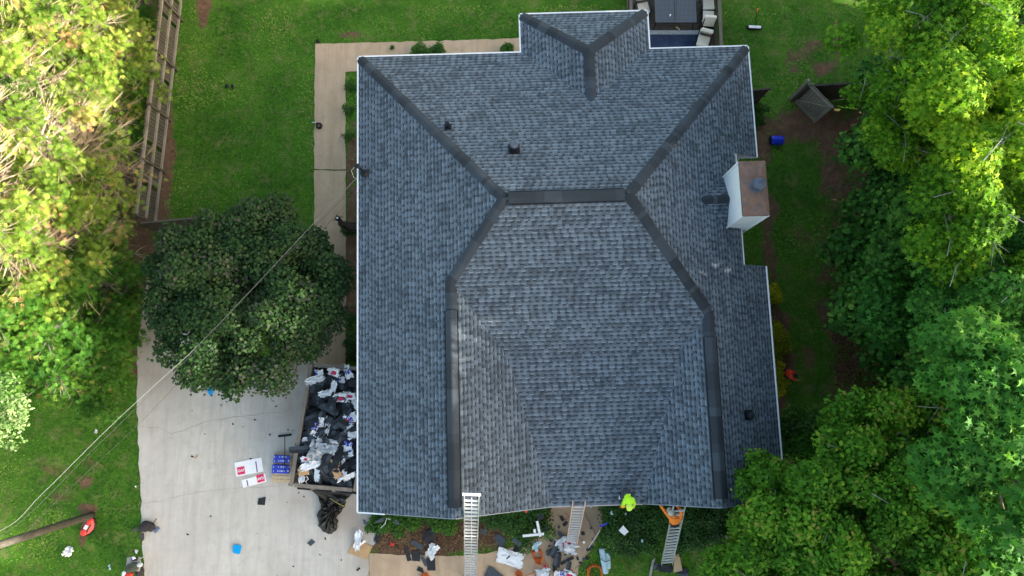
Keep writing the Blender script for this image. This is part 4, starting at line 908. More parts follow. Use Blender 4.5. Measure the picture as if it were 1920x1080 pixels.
def chair(pxy, face, label):
    """face: angle the sitter looks towards"""
    c = at(pxy[0], pxy[1], DZ+.45); root = empty('patio_chair', (c.x, c.y, DZ), label, 'chair', 'cushioned chairs on the deck', rz=face-math.pi/2)
    z0 = (0,0,0)
    def b(m, name, mat, bev=0): o = m.build(name, M[mat], None, off=z0, bevel=bev); o.parent = root; return o
    m = MB(); m.box((0,.02,.40), (.54,.54,.10)); b(m, 'seat_cushion', 'cushion', .035)
    m = MB(); m.box((0,-.34,.68), (.54,.17,.52), rot=Matrix.Rotation(R(-24), 3, 'X')); b(m, 'back_cushion', 'cushion', .04)
    m = MB(); m.box((0,0,.325), (.58,.60,.03)); m.box((0,-.445,.62), (.56,.02,.50), rot=Matrix.Rotation(R(-24), 3, 'X')); b(m, 'frame', 'black')
    for k in (-1, 1):
        m = MB(); m.tube([(k*.31,.27,.34), (k*.31,.27,.58), (k*.31,.18,.62), (k*.31,-.30,.64)], .022, 8); b(m, 'armrest', 'black')
        for j in (-1, 1):
            m = MB(); m.tube([(k*.28, j*.27, .32), (k*.29, j*.30, 0)], .018, 6); b(m, 'leg', 'black')
    return root
S_ = R(-90)
chair((1206,14), R(-78), 'cream cushioned chair left of the patio table, partly hidden by the roof')
chair((1328,6), R(-88), 'cream cushioned chair right of the patio table, uppermost by the railing')
chair((1328,31), R(86), 'cream cushioned chair right of the patio table with its back to the tilted one')
chair((1319,76), R(-106), 'tilted cream cushioned chair at the corner of the blue rug')

# ------------------------------------------------------------ loaded wooden trailer
TH = 1.55
def tp(u, v, z):                                     # u 0..1 left to right, v 0..1 bottom to top
    bl, br, tl = at(546,909,TH), at(666,919,TH), at(583,684,TH); p = bl+(br-bl)*u+(tl-bl)*v; return Vector((p.x, p.y, z))
tr = empty('dump_trailer', tp(.5,.5,0), 'wooden sided trailer heaped with torn shingles, beside the house', 'trailer')
def side(name, u0, v0, u1, v1, inner, zb=.55, w_=.09):
    n = 5; g = MB(); a, b = tp(u0,v0,0), tp(u1,v1,0)
    for k in range(n): z = zb+(k+.5)*(TH-zb)/n; g.beam(a+Vector((0,0,z)), b+Vector((0,0,z)), w_*random.uniform(.8,1), (TH-zb)/n-.012)
    g.build(name, M['trailer_wood'], tr)
side('side_planks', 0, 0, 0, 1, 1); side('side_planks', 1, 0, 1, 1, 1); side('tail_planks', .05, 0, .95, 0, 1); side('front_planks', .05, 1, .95, 1, 1)
for (u, v) in [(u, v) for u in (-.03, 1.03) for v in (0, .33, .66, 1)]+[(.33,-.02), (.66,-.02)]:
    g = MB(); p = tp(u, v, 1.02); g.box(p, (.10,.10,1.02)); g.build('stake', M['trailer_wood'], tr)
g = MB(); a, b = tp(-.055,0,TH+.02), tp(-.055,1,TH+.02); g.beam(tp(0,-.01,TH+.02), tp(0,1.01,TH+.02), .15, .04); g.beam(tp(1,-.01,TH+.02), tp(1,1.01,TH+.02), .15, .04); g.beam(tp(.05,0,TH+.02), tp(.95,0,TH+.02), .15, .04); g.beam(tp(.05,1,TH+.02), tp(.95,1,TH+.02), .15, .04); g.build('top_rail', M['trailer_wood'], tr)
g = MB(); g.beam(tp(.5,0,.5), tp(.5,1,.5), 2.35, .08); g.build('bed_floor', M['fence_dark'], tr)
g = MB(); g.beam(tp(.0,-.055,.55), tp(1.0,-.055,.55), .10, .16); g.build('rear_bumper', M['black'], tr)
for u in (-.04, 1.04):
    for v in (.42, .58):
        g = MB(); p = tp(u, v, .34); g.lathe(p-Vector((.11,0,0)), [(.20,0),(.33,.02),(.34,.11),(.33,.20),(.20,.22)], 22, axis=(1,0,0)); t_ = g.build('tyre', M['rubber'], tr)
        g = MB(); g.lathe(p-Vector((.115,0,0)), [(.19,0),(.19,.23)], 18, axis=(1,0,0)); q = g.build('rim', M['alu'], tr)
# crumpled sheets and scraps
def sheet_mesh(name, w_, h_, amp, seed, mats, n=9, pat=None, rag=.12):
    r = np.random.default_rng(seed); u, v = np.meshgrid(np.linspace(-.5,.5,n), np.linspace(-.5,.5,n)); x = u*w_+r.normal(scale=w_*.02, size=u.shape); y = v*h_+r.normal(scale=h_*.02, size=u.shape)
    e = np.maximum(abs(u), abs(v)) > .49; x += e*r.uniform(-rag, rag*.4, u.shape)*w_*np.sign(u); y += e*r.uniform(-rag, rag*.4, u.shape)*h_*np.sign(v)
    z = r.normal(scale=amp, size=u.shape)+np.abs(fbm(x*3+seed, y*3, .5, seed)-.5)*amp*5
    z -= z.min()-.004; P = np.stack([x.ravel(), y.ravel(), z.ravel()], 1); ii = np.arange(n*n).reshape(n, n)
    Fq = np.stack([ii[:-1,:-1], ii[:-1,1:], ii[1:,1:], ii[1:,:-1]], -1).reshape(-1, 4); me = np_mesh(name, P, Fq, mats[0])
    for q in mats[1:]: me.materials.append(q)
    if pat is not None:
        cu = (u[:-1,:-1]+u[1:,1:])/2; cv = (v[:-1,:-1]+v[1:,1:])/2; me.polygons.foreach_set('material_index', pat(cu, cv).astype(np.int32).ravel())
    me.update(); return me
def scrap_mesh(name, w_, h_, seed, mats, bend=.04):
    r = np.random.default_rng(seed); n = 7; V = []; Fq = []
    for i in range(n):
        t = i/(n-1)-.5; zz = bend*math.cos(t*3.0+r.normal()*.2)+r.normal()*.004
        lo = -h_/2+(r.uniform(0,h_*.3) if i in (0, n-1) else r.uniform(0,.012)); hi = h_/2-(r.uniform(0,h_*.3) if i in (0, n-1) else 0)
        for y, k in ((lo,0),(0,0),(hi,0)): V.append((t*w_, y, zz+bend+.004)); V.append((t*w_, y, zz+bend-.003))
    for i in range(n-1):
        for j in range(2):
            a = i*6+j*2; b = a+6; Fq += [(a, b, b+2, a+2), (a+1, a+3, b+3, b+1)]
        a = i*6; b = a+6; Fq += [(a, a+1, b+1, b), (a+4, b+4, b+5, a+5)]
    Fq += [(0,2,3,1),(2,4,5,3)]; e = (n-1)*6; Fq += [(e,e+1,e+3,e+2),(e+2,e+3,e+5,e+4)]
    me = bpy.data.meshes.new(name); me.from_pydata(V, [], Fq); me.materials.append(mats[0])
    if len(mats) > 1:
        me.materials.append(mats[1]); [setattr(p, 'material_index', 1) for p in me.polygons if (p.center.y > 0)]
    me.update(); return me
SCR = [scrap_mesh('shingle_scrap', random.uniform(.35,.95), random.uniform(.28,.36), 400+i, [M['scrap'], M['scrap_light']] if i % 3 == 0 else ([M['scrap_light']] if i % 6 == 1 else [M['scrap']]), random.uniform(.005,.06)) for i in range(12)]
SMALL = [scrap_mesh('shingle_scrap', random.uniform(.14,.36), random.uniform(.12,.26), 440+i, [M['scrap']] if i % 2 else [M['scrap_light']], random.uniform(.003,.02)) for i in range(6)]
M['bluefilm'] = simple('blue_print_film', (.03,.05,.50), .4, .2, 12)
def pr(cu, cv): return np.where((abs(cu) < .2) & (abs(cv+.1) < .22), 1, 0)
def pb_(cu, cv): return np.where((cu > .1) & (np.sin(cu*30)*np.cos(cv*26) > -.5), 1, 0)
WR = [sheet_mesh('torn_wrapper', .55+.22*(i % 3), .40+.1*(i % 2), .028, 500+i, [M['paper'], M['pinkred'] if i % 3 else M['bluefilm']], 11, [pb_, pr, None, pb_, None, pr][i % 6] if i != 2 else None, .2) for i in range(6)]
WR.append(sheet_mesh('torn_wrapper', 1.2, .8, .06, 520, [M['film']], 13))
def place(me, p, name, label, cat, group, rz=None, tilt=.25, sc_=1.):
    o = bpy.data.objects.new(name, me); C.objects.link(o); o.location = p; o.scale = (sc_,)*3
    o.rotation_euler = (random.gauss(0, tilt), random.gauss(0, tilt), random.uniform(0, 6.28) if rz is None else rz); return tag(o, label, cat, group)
def pile_z(u, v): return 1.15+.42*math.sin(math.pi*min(1, max(0, u)))**.6*(.35+.65*math.sin(math.pi*min(1, max(0, .12+v*.8))))+.08*math.sin(u*9)*math.cos(v*14)
g = MB(); n = 16; gv_ = [tuple(tp(.04+.92*i/(n-1), .02+.96*j/(n-1), pile_z(i/(n-1), j/(n-1))-.16+random.gauss(0,.02))) for j in range(n) for i in range(n)]
g.add(gv_, [(j*n+i, j*n+i+1, (j+1)*n+i+1, (j+1)*n+i) for j in range(n-1) for i in range(n-1)])
onebuild(g, 'roofing_rubble', M['scrap'], tp(.5,.5,.6), 'dark heap of crushed roofing rubble filling the trailer', 'rubble', kind='stuff')
for i in range(165):
    u, v = random.uniform(.08,.94), random.uniform(.03,.97); p = tp(u, v, pile_z(u, v)-.10+random.uniform(0,.12)); place(random.choice(SCR+SMALL[:2]), p, 'shingle_scrap', 'torn charcoal shingle piece in the heap on the loaded trailer', 'shingle scrap', 'shingle scraps on the trailer', tilt=.22)
WPX = [(598,700,0),(592,712,2),(628,697,1),(648,690,0),(655,702,3),(640,712,3),(612,738,4),(625,728,2),(640,745,1),(655,742,5),(665,758,2),(603,792,4),(597,803,3),(612,800,2),(590,812,0),(608,818,5),(600,832,1),(578,826,2),(648,788,1),(660,782,3),(652,800,4),(595,845,6),(612,838,6),(575,862,5),(583,872,2),(652,838,3),(660,850,0),(648,856,2),(594,888,2),(640,893,1),(657,893,2),(565,892,4),(668,815,4)]
for a, b, k in WPX:
    p = at(a, b, 1.5); u = .5; place(WR[k], at(a+random.uniform(-2,2), b, 1.50+random.uniform(-.05,.12)), 'torn_wrapper', 'crumpled white torn wrapper on the heap in the loaded trailer', 'wrapper', 'torn wrappers on the trailer', tilt=.18, sc_=random.uniform(.5,.85) if k < 6 else .75)
CB = sheet_mesh('cardboard_piece', .38, .3, .006, 530, [M['card']], 4, rag=.1)
for (a, b, lab) in ((628,868,'upper tan cardboard piece on the trailer heap'), (632,887,'largest tan cardboard piece near the tail of the trailer'), (570,885,'small tan cardboard piece in the lower left corner of the trailer')):
    place(CB, at(a, b, 1.62), 'cardboard_piece', lab, 'cardboard', None, tilt=.12, sc_=1.1)
place(SCR[0], at(560,843,TH+.08), 'shingle_strip', 'charcoal shingle strip hanging over the left side of the trailer', 'shingle scrap', None, rz=.05, tilt=.03, sc_=.9)
m = MB(); q = [at(575,893,TH+.1), at(578,898,TH+.08), at(573,903,TH+.02), at(577,909,TH-.1), at(574,914,TH-.3)]; m.tube(q, .014, 4); onebuild(m, 'plastic_ribbon', M['paper'], q[0], 'curly white plastic ribbon hanging over the trailer tail', 'ribbon')
# black mesh tarp hanging from the tail
def tarp():
    out = [(585,908),(668,919),(650,936),(648,948),(640,960),(630,972),(636,974),(633,990),(622,1001),(612,998),(598,985),(596,965),(603,948),(600,935),(594,922)]
    r = np.random.default_rng(3); bm = bmesh.new(); vs = []
    ctr = at(622,955,0)
    rings = 7; n = 60; P = [at(*q, 0) for q in out]; per = []
    for i in range(n):
        t = i/n*len(P); a = P[int(t)]; b = P[(int(t)+1) % len(P)]; per.append(a.lerp(b, t-int(t)))
    V = []; Fq = []
    for k in range(rings):
        f = 1-k/rings
        for i in range(n):
            q = ctr.lerp(per[i], f); top = max(0, (q.y-at(0,925,0).y)/(at(0,908,0).y-at(0,925,0).y)); z = .03+.20*abs(math.sin(i*.9+k*.7+r.normal()*.3))*min(1, (1-f)*2+.25)+ .10*abs(math.sin(q.x*9+q.y*4))
            V.append((q.x+r.normal()*.015, q.y+r.normal()*.015, max(.02, z+.75*min(1, max(0, top)))))
    V.append((ctr.x, ctr.y, .28))
    for k in range(rings-1):
        for i in range(n): Fq.append((k*n+i, k*n+(i+1) % n, (k+1)*n+(i+1) % n, (k+1)*n+i))
    for i in range(n): Fq.append(((rings-1)*n+i, (rings-1)*n+(i+1) % n, rings*n))
    g = MB(); g.add(V, Fq); o = onebuild(g, 'black_tarp', M['tarp'], ctr, 'crumpled black mesh tarp trailing from the tail of the trailer onto the driveway', 'tarp')
    m_ = o.modifiers.new('s', 'SOLIDIFY'); m_.thickness = .006
tarp()
place(SCR[3], at(643,939,.45), 'shingle_scrap', 'grey shingle piece lying on the black tarp', 'shingle scrap', None, rz=-.5, tilt=.1, sc_=.45)
m = MB(); m.tube([at(619,934,.4), at(627,940,.42), at(636,945,.4), at(645,949,.35), at(652,943,.3)], .012, 5); onebuild(m, 'tangled_cord', simple('yellow_cord', (.45,.42,.12), .6), at(627,940,.3), 'thin yellow cord lying across the black tarp', 'cord')

# ------------------------------------------------------------ things on the driveway and lawn
def flatbox(name, corners, z, th, mats, label, cat, faces_mi=0, group=None, bevel=0):
    g = MB(); P = [at(*c, 0) for c in corners]; g.prism([(p.x, p.y) for p in P], z, z+th, faces_mi); c = sum(P, Vector())/len(P); o = onebuild(g, name, mats, (c.x, c.y, 0), label, cat, group)
    if bevel: b = o.modifiers.new('b', 'BEVEL'); b.width = bevel; b.segments = 2
    return o
# stack of shingle bundles in blue wrap with boards beside
def bluewrap():
    n = NT('blue_bundle_wrap'); p = n.obj(); sp = n.n('ShaderNodeSeparateXYZ'); n.l(p, sp.inputs[0])
    a = n.math('FRACT', n.math('DIVIDE', sp.outputs[1], .17)); nz = n.white(n.comb(n.math('FLOOR', n.math('DIVIDE', sp.outputs[0], .035)), n.math('FLOOR', n.math('DIVIDE', sp.outputs[1], .17))))
    t = n.math('MULTIPLY', n.math('MULTIPLY', n.math('GREATER_THAN', a, .35), n.math('LESS_THAN', a, .75)), n.math('GREATER_THAN', nz, .55))
    n.col(n.mix(n.math('MULTIPLY', t, .8), (.035,.06,.50), (.62,.66,.80))); n.rough(.35); return n.mat
M['bluewrap'] = bluewrap()
for k, (c0, lab) in enumerate((((515,852,546,868), 'blue wrapped shingle bundle in the upper half of the stack by the trailer'), ((512,870,545,888), 'blue wrapped shingle bundle in the lower half of the stack by the trailer'))):
    a, b, c, d = c0; g = MB(); P = [at(a,b,.25), at(c,b+2,.25), at(c-2,d,.25), at(a-2,d-1,.25)]; g.prism([(p.x,p.y) for p in P], .26, .36); o = onebuild(g, 'shingle_bundle', M['bluewrap'], (sum(P, Vector())/4).xy[:]+(.0,), lab, 'bundle', 'blue shingle bundles'); bb = o.modifiers.new('b', 'BEVEL'); bb.width = .03; bb.segments = 2
P0_ = at(528,878,0); pal = empty('wooden_pallet', P0_, 'pale wooden pallet under the blue shingle bundles', 'pallet'); PM = simple('new_pine_boards', (.55,.43,.27), .8, .15, 9)
for k in range(8):
    g = MB(); b = 852+k*7; p0 = at(514-k*.6, b, .22); p1 = at(547-k*.3, b+2, .22); g.beam(p0, p1, .13, .022); g.build('deck_board', PM, pal)
for k in range(3):
    g = MB(); a = 516+k*14; g.beam(at(a, 852, .11), at(a-4, 902, .11), .05, .19); g.build('stringer', PM, pal)
def broom():
    o = empty('push_broom', at(533,817,0), 'black push broom lying on the driveway above the blue bundles', 'broom'); g = MB(); a, b = at(522,818,.06), at(546,815,.06); g.beam(a, b, .09, .05); g.build('broom_head', M['black'], o)
    g = MB(); g.beam(a-Vector((0,.0,.035)), b-Vector((0,0,.035)), .075, .045); g.build('bristles', M['rubber'], o); g = MB(); g.tube([at(534,818,.09), at(534,855,.40), at(534,882,.42)], .017, 8); g.build('broom_handle', M['black'], o)
broom()
# two white shingle wrappers with crimson squares lettered GAF
def text_obj(s, size, mat, parent, loc, rz, name='lettering'):
    cu = bpy.data.curves.new('t', 'FONT'); cu.body = s; cu.size = size; cu.align_x = 'CENTER'; cu.align_y = 'CENTER'; cu.extrude = .0012; cu.offset = size*.022
    t = bpy.data.objects.new('t', cu); C.objects.link(t); dg = bpy.context.evaluated_depsgraph_get(); me = bpy.data.meshes.new_from_object(t.evaluated_get(dg)); bpy.data.objects.remove(t)
    me.materials.clear(); me.materials.append(mat); o = bpy.data.objects.new(name, me); C.objects.link(o); o.parent = parent; o.location = loc; o.rotation_euler = (0, 0, rz); return o
def gaf(corner, label, flip, w_, h_, sq):
    """corner: px of lower-left, lower-right"""
    a, b = at(*corner[0], .03), at(*corner[1], .03); rz = math.atan2(b.y-a.y, b.x-a.x); L = (b-a).length; root = empty('shingle_wrapper', (a.x, a.y, .03), label, 'wrapper', None, rz); Z = (0,0,0)
    g = MB(); g.box((L/2, h_/2, .004), (L, h_, .006)); g.box((L/2, h_*.93, .010), (L*.98, h_*.14, .004), rz=.004); o = g.build('sheet', M['paper'], None, off=Z); o.parent = root
    cx = sq if not flip else L-sq; g = MB(); g.box((cx, h_*.36 if not flip else h_*.6, .0105), (.32, .32, .005)); o = g.build('crimson_square', M['pinkred'], None, off=Z); o.parent = root
    text_obj('GAF', .155, M['paper'], root, (cx, h_*.36 if not flip else h_*.6, .0155), math.pi if flip else 0)
    g = MB(); g.box((L-.26 if not flip else .22, h_*.42, .0135), (.045, h_*.76, .003)); o = g.build('purple_stripe', M['purple'], None, off=Z); o.parent = root
gaf(((443,894),(494,884)), 'white shingle wrapper with a crimson square at its left, upper of two on the driveway', False, 1.18, .60, .24)
gaf(((456,915),(500,903)), 'white wrapper with upside down lettering at its right, lower of two on the driveway', True, 1.1, .34, .22)
def scrap_poly(corners, mat, label, name='shingle_scrap', z=.03, th=.008, cat='shingle scrap', group=None): return flatbox(name, corners, z, th, M[mat], label, cat, group=group)
scrap_poly([(483,946),(485,934),(491,933),(499,931),(497,947)], 'scrap', 'dark broken shingle piece lying alone on the driveway below the white wrappers')
scrap_poly([(576,1018),(585,1010),(592,1016),(583,1024)], 'scrap_light', 'small square grey shingle piece in the middle of the driveway')
scrap_poly([(358,857),(360,853),(366,858)], 'scrap', 'tiny dark shingle triangle near the left part of the driveway'); scrap_poly([(366,858),(371,851),(372,855),(368,860)], 'card', 'tiny tan cardboard corner beside the dark triangle on the driveway', 'cardboard_scrap', cat='cardboard')
scrap_poly([(668,1068),(670,1071),(676,1066),(674,1063)], 'scrap', 'little dark shingle chip near the bottom of the driveway')
flatbox('cooler_lid', [(439,1022),(441,1020),(453,1021),(455,1023),(452,1036),(450,1038),(440,1036),(438,1034)], .08, .035, M['blue'], 'bright blue rounded square lid lying on the driveway', 'lid', bevel=.015)
g = MB(); c = at(400,731,.05); bm_ = [(392,724),(399,722),(402,730),(400,739),(396,742),(391,734)]; g.prism([at(*q, 0).xy for q in bm_], .03, .12); onebuild(g, 'blue_bag', M['blue'], at(396,732,0), 'crumpled bright blue bag at the lower edge of the dark round tree', 'bag')
# cardboard with white paper on the driveway corner
flatbox('cardboard_sheet', [(652,1036),(666,1010),(680,1016),(699,1024),(688,1049)], .04, .012, M['card'], 'brown cardboard sheet at the corner of driveway and front walk', 'cardboard')
me_ = sheet_mesh('paper_strip', .28, .75, .03, 541, [M['paper']], 8, rag=.15); place(me_, at(672,1012,.08), 'paper_strip', 'crumpled white paper strip on the brown cardboard sheet', 'paper', None, rz=-.15, tilt=.02, sc_=1.1)
me_ = sheet_mesh('paper_strip', .12, .35, .02, 542, [M['paper']], 6, rag=.15); place(me_, at(680,1017,.10), 'paper_strip', 'narrow slanting paper strip on the brown cardboard sheet', 'paper', None, rz=-.9, tilt=.02)
# small crumbs of shingle over the driveway, drawn one by one
DOTS = [(518,762),(478,787),(506,815),(437,795),(455,800),(384,814),(482,1000),(448,1060),(538,942),(560,924),(505,937),(550,1062),(610,1010),(570,931),(574,838),(600,1040),(520,1080),(395,968),(352,1002),(360,770),(415,760),(575,822),(549,807),(540,806),(470,860),(640,1050)]
CR = [scrap_mesh('shingle_crumb', .07, .05, 460+i, [M['scrap']], .004) for i in range(3)]
for a, b in DOTS: place(random.choice(CR), at(a, b, .03), 'shingle_crumb', 'tiny dark crumb of shingle lying on the pale driveway', 'shingle crumb', 'shingle crumbs on the driveway', tilt=.05, sc_=random.uniform(.5,1.3))
# red pack on the lawn
rp = empty('red_backpack', at(169,986,0), 'red and pink backpack lying on the lawn by the utility pole', 'backpack'); c = at(169,986,0); ang = R(62)
def loc(c, u, v, z, a=ang): return Vector((c.x+u*math.cos(a)-v*math.sin(a), c.y+u*math.sin(a)+v*math.cos(a), z))
def ell(mb, c, r, rz=0, n=14, mi=0):
    Mz = Matrix.Rotation(rz, 3, 'Z'); vs = []; fs = []; k = 8
    for i in range(k+1):
        t = math.pi*i/k
        for j in range(n): q = 2*math.pi*j/n; vs.append(Vector(c)+Mz@Vector((r[0]*math.sin(t)*math.cos(q), r[1]*math.sin(t)*math.sin(q), r[2]*math.cos(t))))
    for i in range(k):
        for j in range(n): fs.append((i*n+j, (i+1)*n+j, (i+1)*n+(j+1) % n, i*n+(j+1) % n))
    mb.add(vs, fs, mi)
g = MB(); ell(g, loc(c,0,0,.10), (.42,.29,.10), ang); g.build('rim_shell', M['black'], rp); M['pink'] = simple('faded_red_fabric', (.52,.10,.09), .6, .15, 9)
g = MB(); ell(g, loc(c,0,0,.15), (.34,.25,.13), ang); g.build('bag_body', M['pink'], rp)
for u in (-.25, .25): g = MB(); ell(g, loc(c,u,0,.22), (.15,.15,.09), ang); g.build('pocket', M['red'], rp)
g = MB(); g.box(loc(c,.0,0,.29), (.17,.13,.03), ang); g.build('white_panel', M['paper'], rp)
for v in (-.11, .11): g = MB(); g.tube([loc(c,-.33,v,.20), loc(c,0,v*1.2,.31), loc(c,.33,v,.20)], .02, 5); g.build('strap', M['black'], rp)
me_ = sheet_mesh('plastic_bag', .34, .36, .06, 551, [M['paper']], 8, rag=.25); place(me_, at(132,1033,.03), 'plastic_bag', 'crumpled white plastic bag on the lower left lawn', 'plastic bag', None, tilt=.04, sc_=1.1)
me_ = sheet_mesh('paper_scrap', .15, .12, .02, 552, [M['paper']], 5, rag=.2)
for (a, b, s_, lab) in ((181,809,1.0,'small white paper scrap on the lawn left of the driveway crack'), (255,912,.5,'tiny white paper scrap on the lawn at the driveway edge'), (257,1033,1.1,'white scrap on the lawn just above the folding chair'), (326,1005,.01,'')):
    if lab: place(me_, at(a, b, .03), 'paper_scrap', lab, 'paper', None, tilt=.05, sc_=s_)
me_ = sheet_mesh('paper_scrap', .1, .22, .02, 553, [M['paleblue']], 5, rag=.2); place(me_, at(206,1063,.03), 'paper_scrap', 'narrow pale green blue scrap on the lawn left of the folding chair', 'paper', None, rz=.1, tilt=.05)
# black and olive duffel heap at the driveway edge
bg_ = empty('tool_duffel', at(276,988,0), 'black duffel with olive flaps open at the left edge of the driveway', 'bag'); g = MB(); c = at(279,986,0)
ell(g, c+Vector((-.05,0,.16)), (.30,.22,.15), .3); ell(g, c+Vector((.16,-.02,.13)), (.16,.20,.14), .0); ell(g, c+Vector((-.1,.14,.14)), (.12,.10,.12)); g.build('bag_body', M['dark_cloth'], bg_)
g = MB(); g.add([(*at(243,997,.05).xy,.05),(*at(249,992,.09).xy,.1),(*at(262,987,.1).xy,.12),(*at(267,990,.1).xy,.1),(*at(258,996,.08).xy,.09)], [(0,4,3,2,1)]); g.add([(*at(262,1000,.05).xy,.1),(*at(271,999,.05).xy,.12),(*at(271,1010,.05).xy,.08),(*at(267,1015,.05).xy,.05),(*at(261,1011,.05).xy,.05)], [(0,4,3,2,1)]); o = g.build('open_flap', M['green_cloth'], bg_); q = o.modifiers.new('s', 'SOLIDIFY'); q.thickness = .02
g = MB(); g.tube([at(286,984,.2), at(290,977,.25), at(294,972,.25)], .016, 6); g.build('tool_handle', M['black'], bg_); g = MB(); g.box(at(269,989,.28), (.13,.05,.03), .1); g.build('white_label', M['paper'], bg_)
dp = empty('dustpan', at(294,994,0), 'small slate blue hand broom on the driveway beside the duffel', 'hand broom'); g = MB(); g.beam(at(290,998,.06), at(298,989,.06), .12, .05); g.build('brush_block', simple('slate_blue_plastic', (.13,.16,.28), .5), dp); g = MB(); g.tube([at(283,994,.12), at(289,993,.08), at(293,990,.07)], .014, 6); g.build('handle', M['frame_grey'], dp)
# folding chair with clothes
fc_ = empty('folding_chair', at(250,1055,0), 'grey folding chair piled with dark clothes at the bottom left of the driveway', 'chair'); c = at(251,1052,.45)
g = MB(); P = [at(236,1066,.4), at(240,1045,.4), at(263,1044,.4), at(265,1056,.4), at(262,1072,.4)]; g.prism([(p.x,p.y) for p in P], .40, .44); g.build('seat', simple('grey_seat_fabric', (.36,.33,.31), .85, .1), fc_)
for (a, b) in ((238,1048),(263,1047),(237,1070),(262,1074)): g = MB(); p = at(a, b, .4); g.tube([(p.x,p.y,.4),(p.x,p.y,0)], .015, 6); g.build('leg', M['alu'], fc_)
def lump(name, pxy, z, r, mat, label, cat, rz=0.):
    g = MB(); c = at(pxy[0], pxy[1], z); ell(g, c, r, rz, 12); rr_ = np.random.default_rng(int(pxy[0])); g.v = [(v[0]+rr_.normal()*r[0]*.06, v[1]+rr_.normal()*r[1]*.06, v[2]+rr_.normal()*r[2]*.08) for v in g.v]; return onebuild(g, name, M[mat], (c.x, c.y, z), label, cat)
lump('folded_jacket', (248,1064), .52, (.30,.19,.09), 'green_cloth', 'dark olive jacket heaped on the folding chair', 'jacket', .4)
lump('folded_shirt', (253,1048), .50, (.15,.09,.05), 'dark_cloth', 'black and white shirt lying on the back part of the folding chair', 'shirt', .4)
me_ = sheet_mesh('paper_scrap', .15, .12, .02, 557, [M['paper']], 5, rag=.2); place(me_, at(252,1046,.57), 'paper_scrap', 'pale cloth on top of the black shirt on the folding chair', 'cloth', None, rz=.2, tilt=.05)
lump('baseball_cap', (262,1059), .56, (.13,.09,.06), 'film', 'grey cap lying on the right side of the folding chair', 'cap', .1)
lump('gym_bag', (262,1072), .25, (.17,.22,.2), 'dark_cloth', 'black bag on the ground below the folding chair', 'bag')
lump('red_shirt', (241,1078), .3, (.2,.1,.1), 'red', 'red cloth bundle at the bottom edge below the folding chair', 'cloth', .3); lump('white_cloth', (233,1076), .3, (.10,.12,.08), 'paper', 'white cloth bundle at the bottom edge beside the red one', 'cloth', .3)
# items by the side path
def coil(name, c, r0, r1, n, rad, mat, label, cat, seed=0, zt=.12, turns=7, el=1., rz=0.):
    rr_ = np.random.default_rng(seed); P = []
    for i in range(int(turns*14)):
        a = 2*math.pi*i/14; k = i/(turns*14); r = r0+(r1-r0)*rr_.random()*.9; x, y = r*math.cos(a)*el, r*math.sin(a); P.append(c+Vector((x*math.cos(rz)-y*math.sin(rz), x*math.sin(rz)+y*math.cos(rz), .03+zt*k+rr_.random()*.02)))
    g = MB(); g.tube(P, rad, 5); return onebuild(g, name, M[mat], c, label, cat)
coil('hose_coil', at(599,237,0), .08, .16, 6, .020, 'black', 'black coil of hose at the left edge of the side path', 'hose', 1)
lump('path_light', (596,77), .12, (.07,.07,.10), 'black', 'small black path light at the outer corner of the back path', 'path light')
g = MB(); c = at(586,231,0); g.tube([c+Vector((0,0,.1)), c+Vector((.12,0,.12)), c+Vector((.3,-.08,.08))], .018, 6); onebuild(g, 'hose_nozzle', M['film'], c, 'pale hose nozzle on the grass beside the black coil', 'nozzle')
ob = empty('wall_lantern', at(634,410,1.75), 'black lantern topping the post of the short fence by the side path', 'lantern'); g = MB(); c = at(634,410,1.75); g.lathe(c, [(.05,-.12),(.10,-.08),(.12,.05),(.05,.12),(.01,.14)], 8); g.build('lantern_body', M['black'], ob); g = MB(); g.box(c+Vector((0,0,.12)), (.07,.07,.05)); g.build('lantern_top', M['paper'], ob)
for k in range(4): g = MB(); a = k*1.57+.4; g.tube([c+Vector((0,0,.0)), c+Vector((math.cos(a)*.16, math.sin(a)*.16, .06)), c+Vector((math.cos(a)*.19, math.sin(a)*.19, -.06))], .018, 5); g.build('bracket', M['black'], ob)
ps = at(634,410,1.75); g = MB(); g.box((ps.x, ps.y, .83), (.11,.11,1.64)); g.box((ps.x, ps.y, 1.655), (.15,.15,.03)); onebuild(g, 'lantern_post', M['fence_dark'], (ps.x, ps.y, 0), 'dark wooden post carrying the black lantern by the side path', 'post')
for (a, b, lab) in ((425,161,'left one of two small black shoes on the left lawn'), (436,162,'right one of two small black shoes on the left lawn')): lump('small_shoe', (a, b), .05, (.07,.12,.06), 'black', lab, 'shoe', .1)
lump('paver_stone', (630,557), .04, (.16,.28,.05), 'card', 'reddish flat stone on the shaded side path by the round tree', 'stone', .1)
# blue drum, magnetic sweeper
br = empty('blue_drum', at(1456,262,0), 'deep blue plastic drum lying on its side on the right lawn', 'drum'); c = at(1456,263,.2); ax = (1,-.03,0)
g = MB(); g.lathe(c-Vector(ax)*.29, [(.15,0),(.195,.03),(.205,.16),(.215,.17),(.205,.19),(.205,.38),(.215,.40),(.205,.42),(.195,.55),(.15,.58)], 24, axis=ax); g.build('drum_body', M['barrel'], br)
g = MB(); g.lathe(c-Vector(ax)*.30, [(.17,0),(.18,.03),(.13,.031)], 24, axis=ax); g.build('drum_rim', M['black'], br)
ms = empty('magnetic_sweeper', at(1415,50,0), 'white magnetic sweeper with an orange grip standing on the right lawn', 'sweeper')
g = MB(); c = at(1415,51,.08); g.box(c, (.58,.13,.10), -.05); g.build('sweeper_head', M['paper'], ms, bevel=.02)
for k in (-1, 1): g = MB(); g.lathe(c+Vector((k*.32,-.0,-.02))-Vector((.02,0,0)), [(.07,0),(.07,.04)], 14, axis=(1,0,0)); g.build('wheel', M['black'], ms)
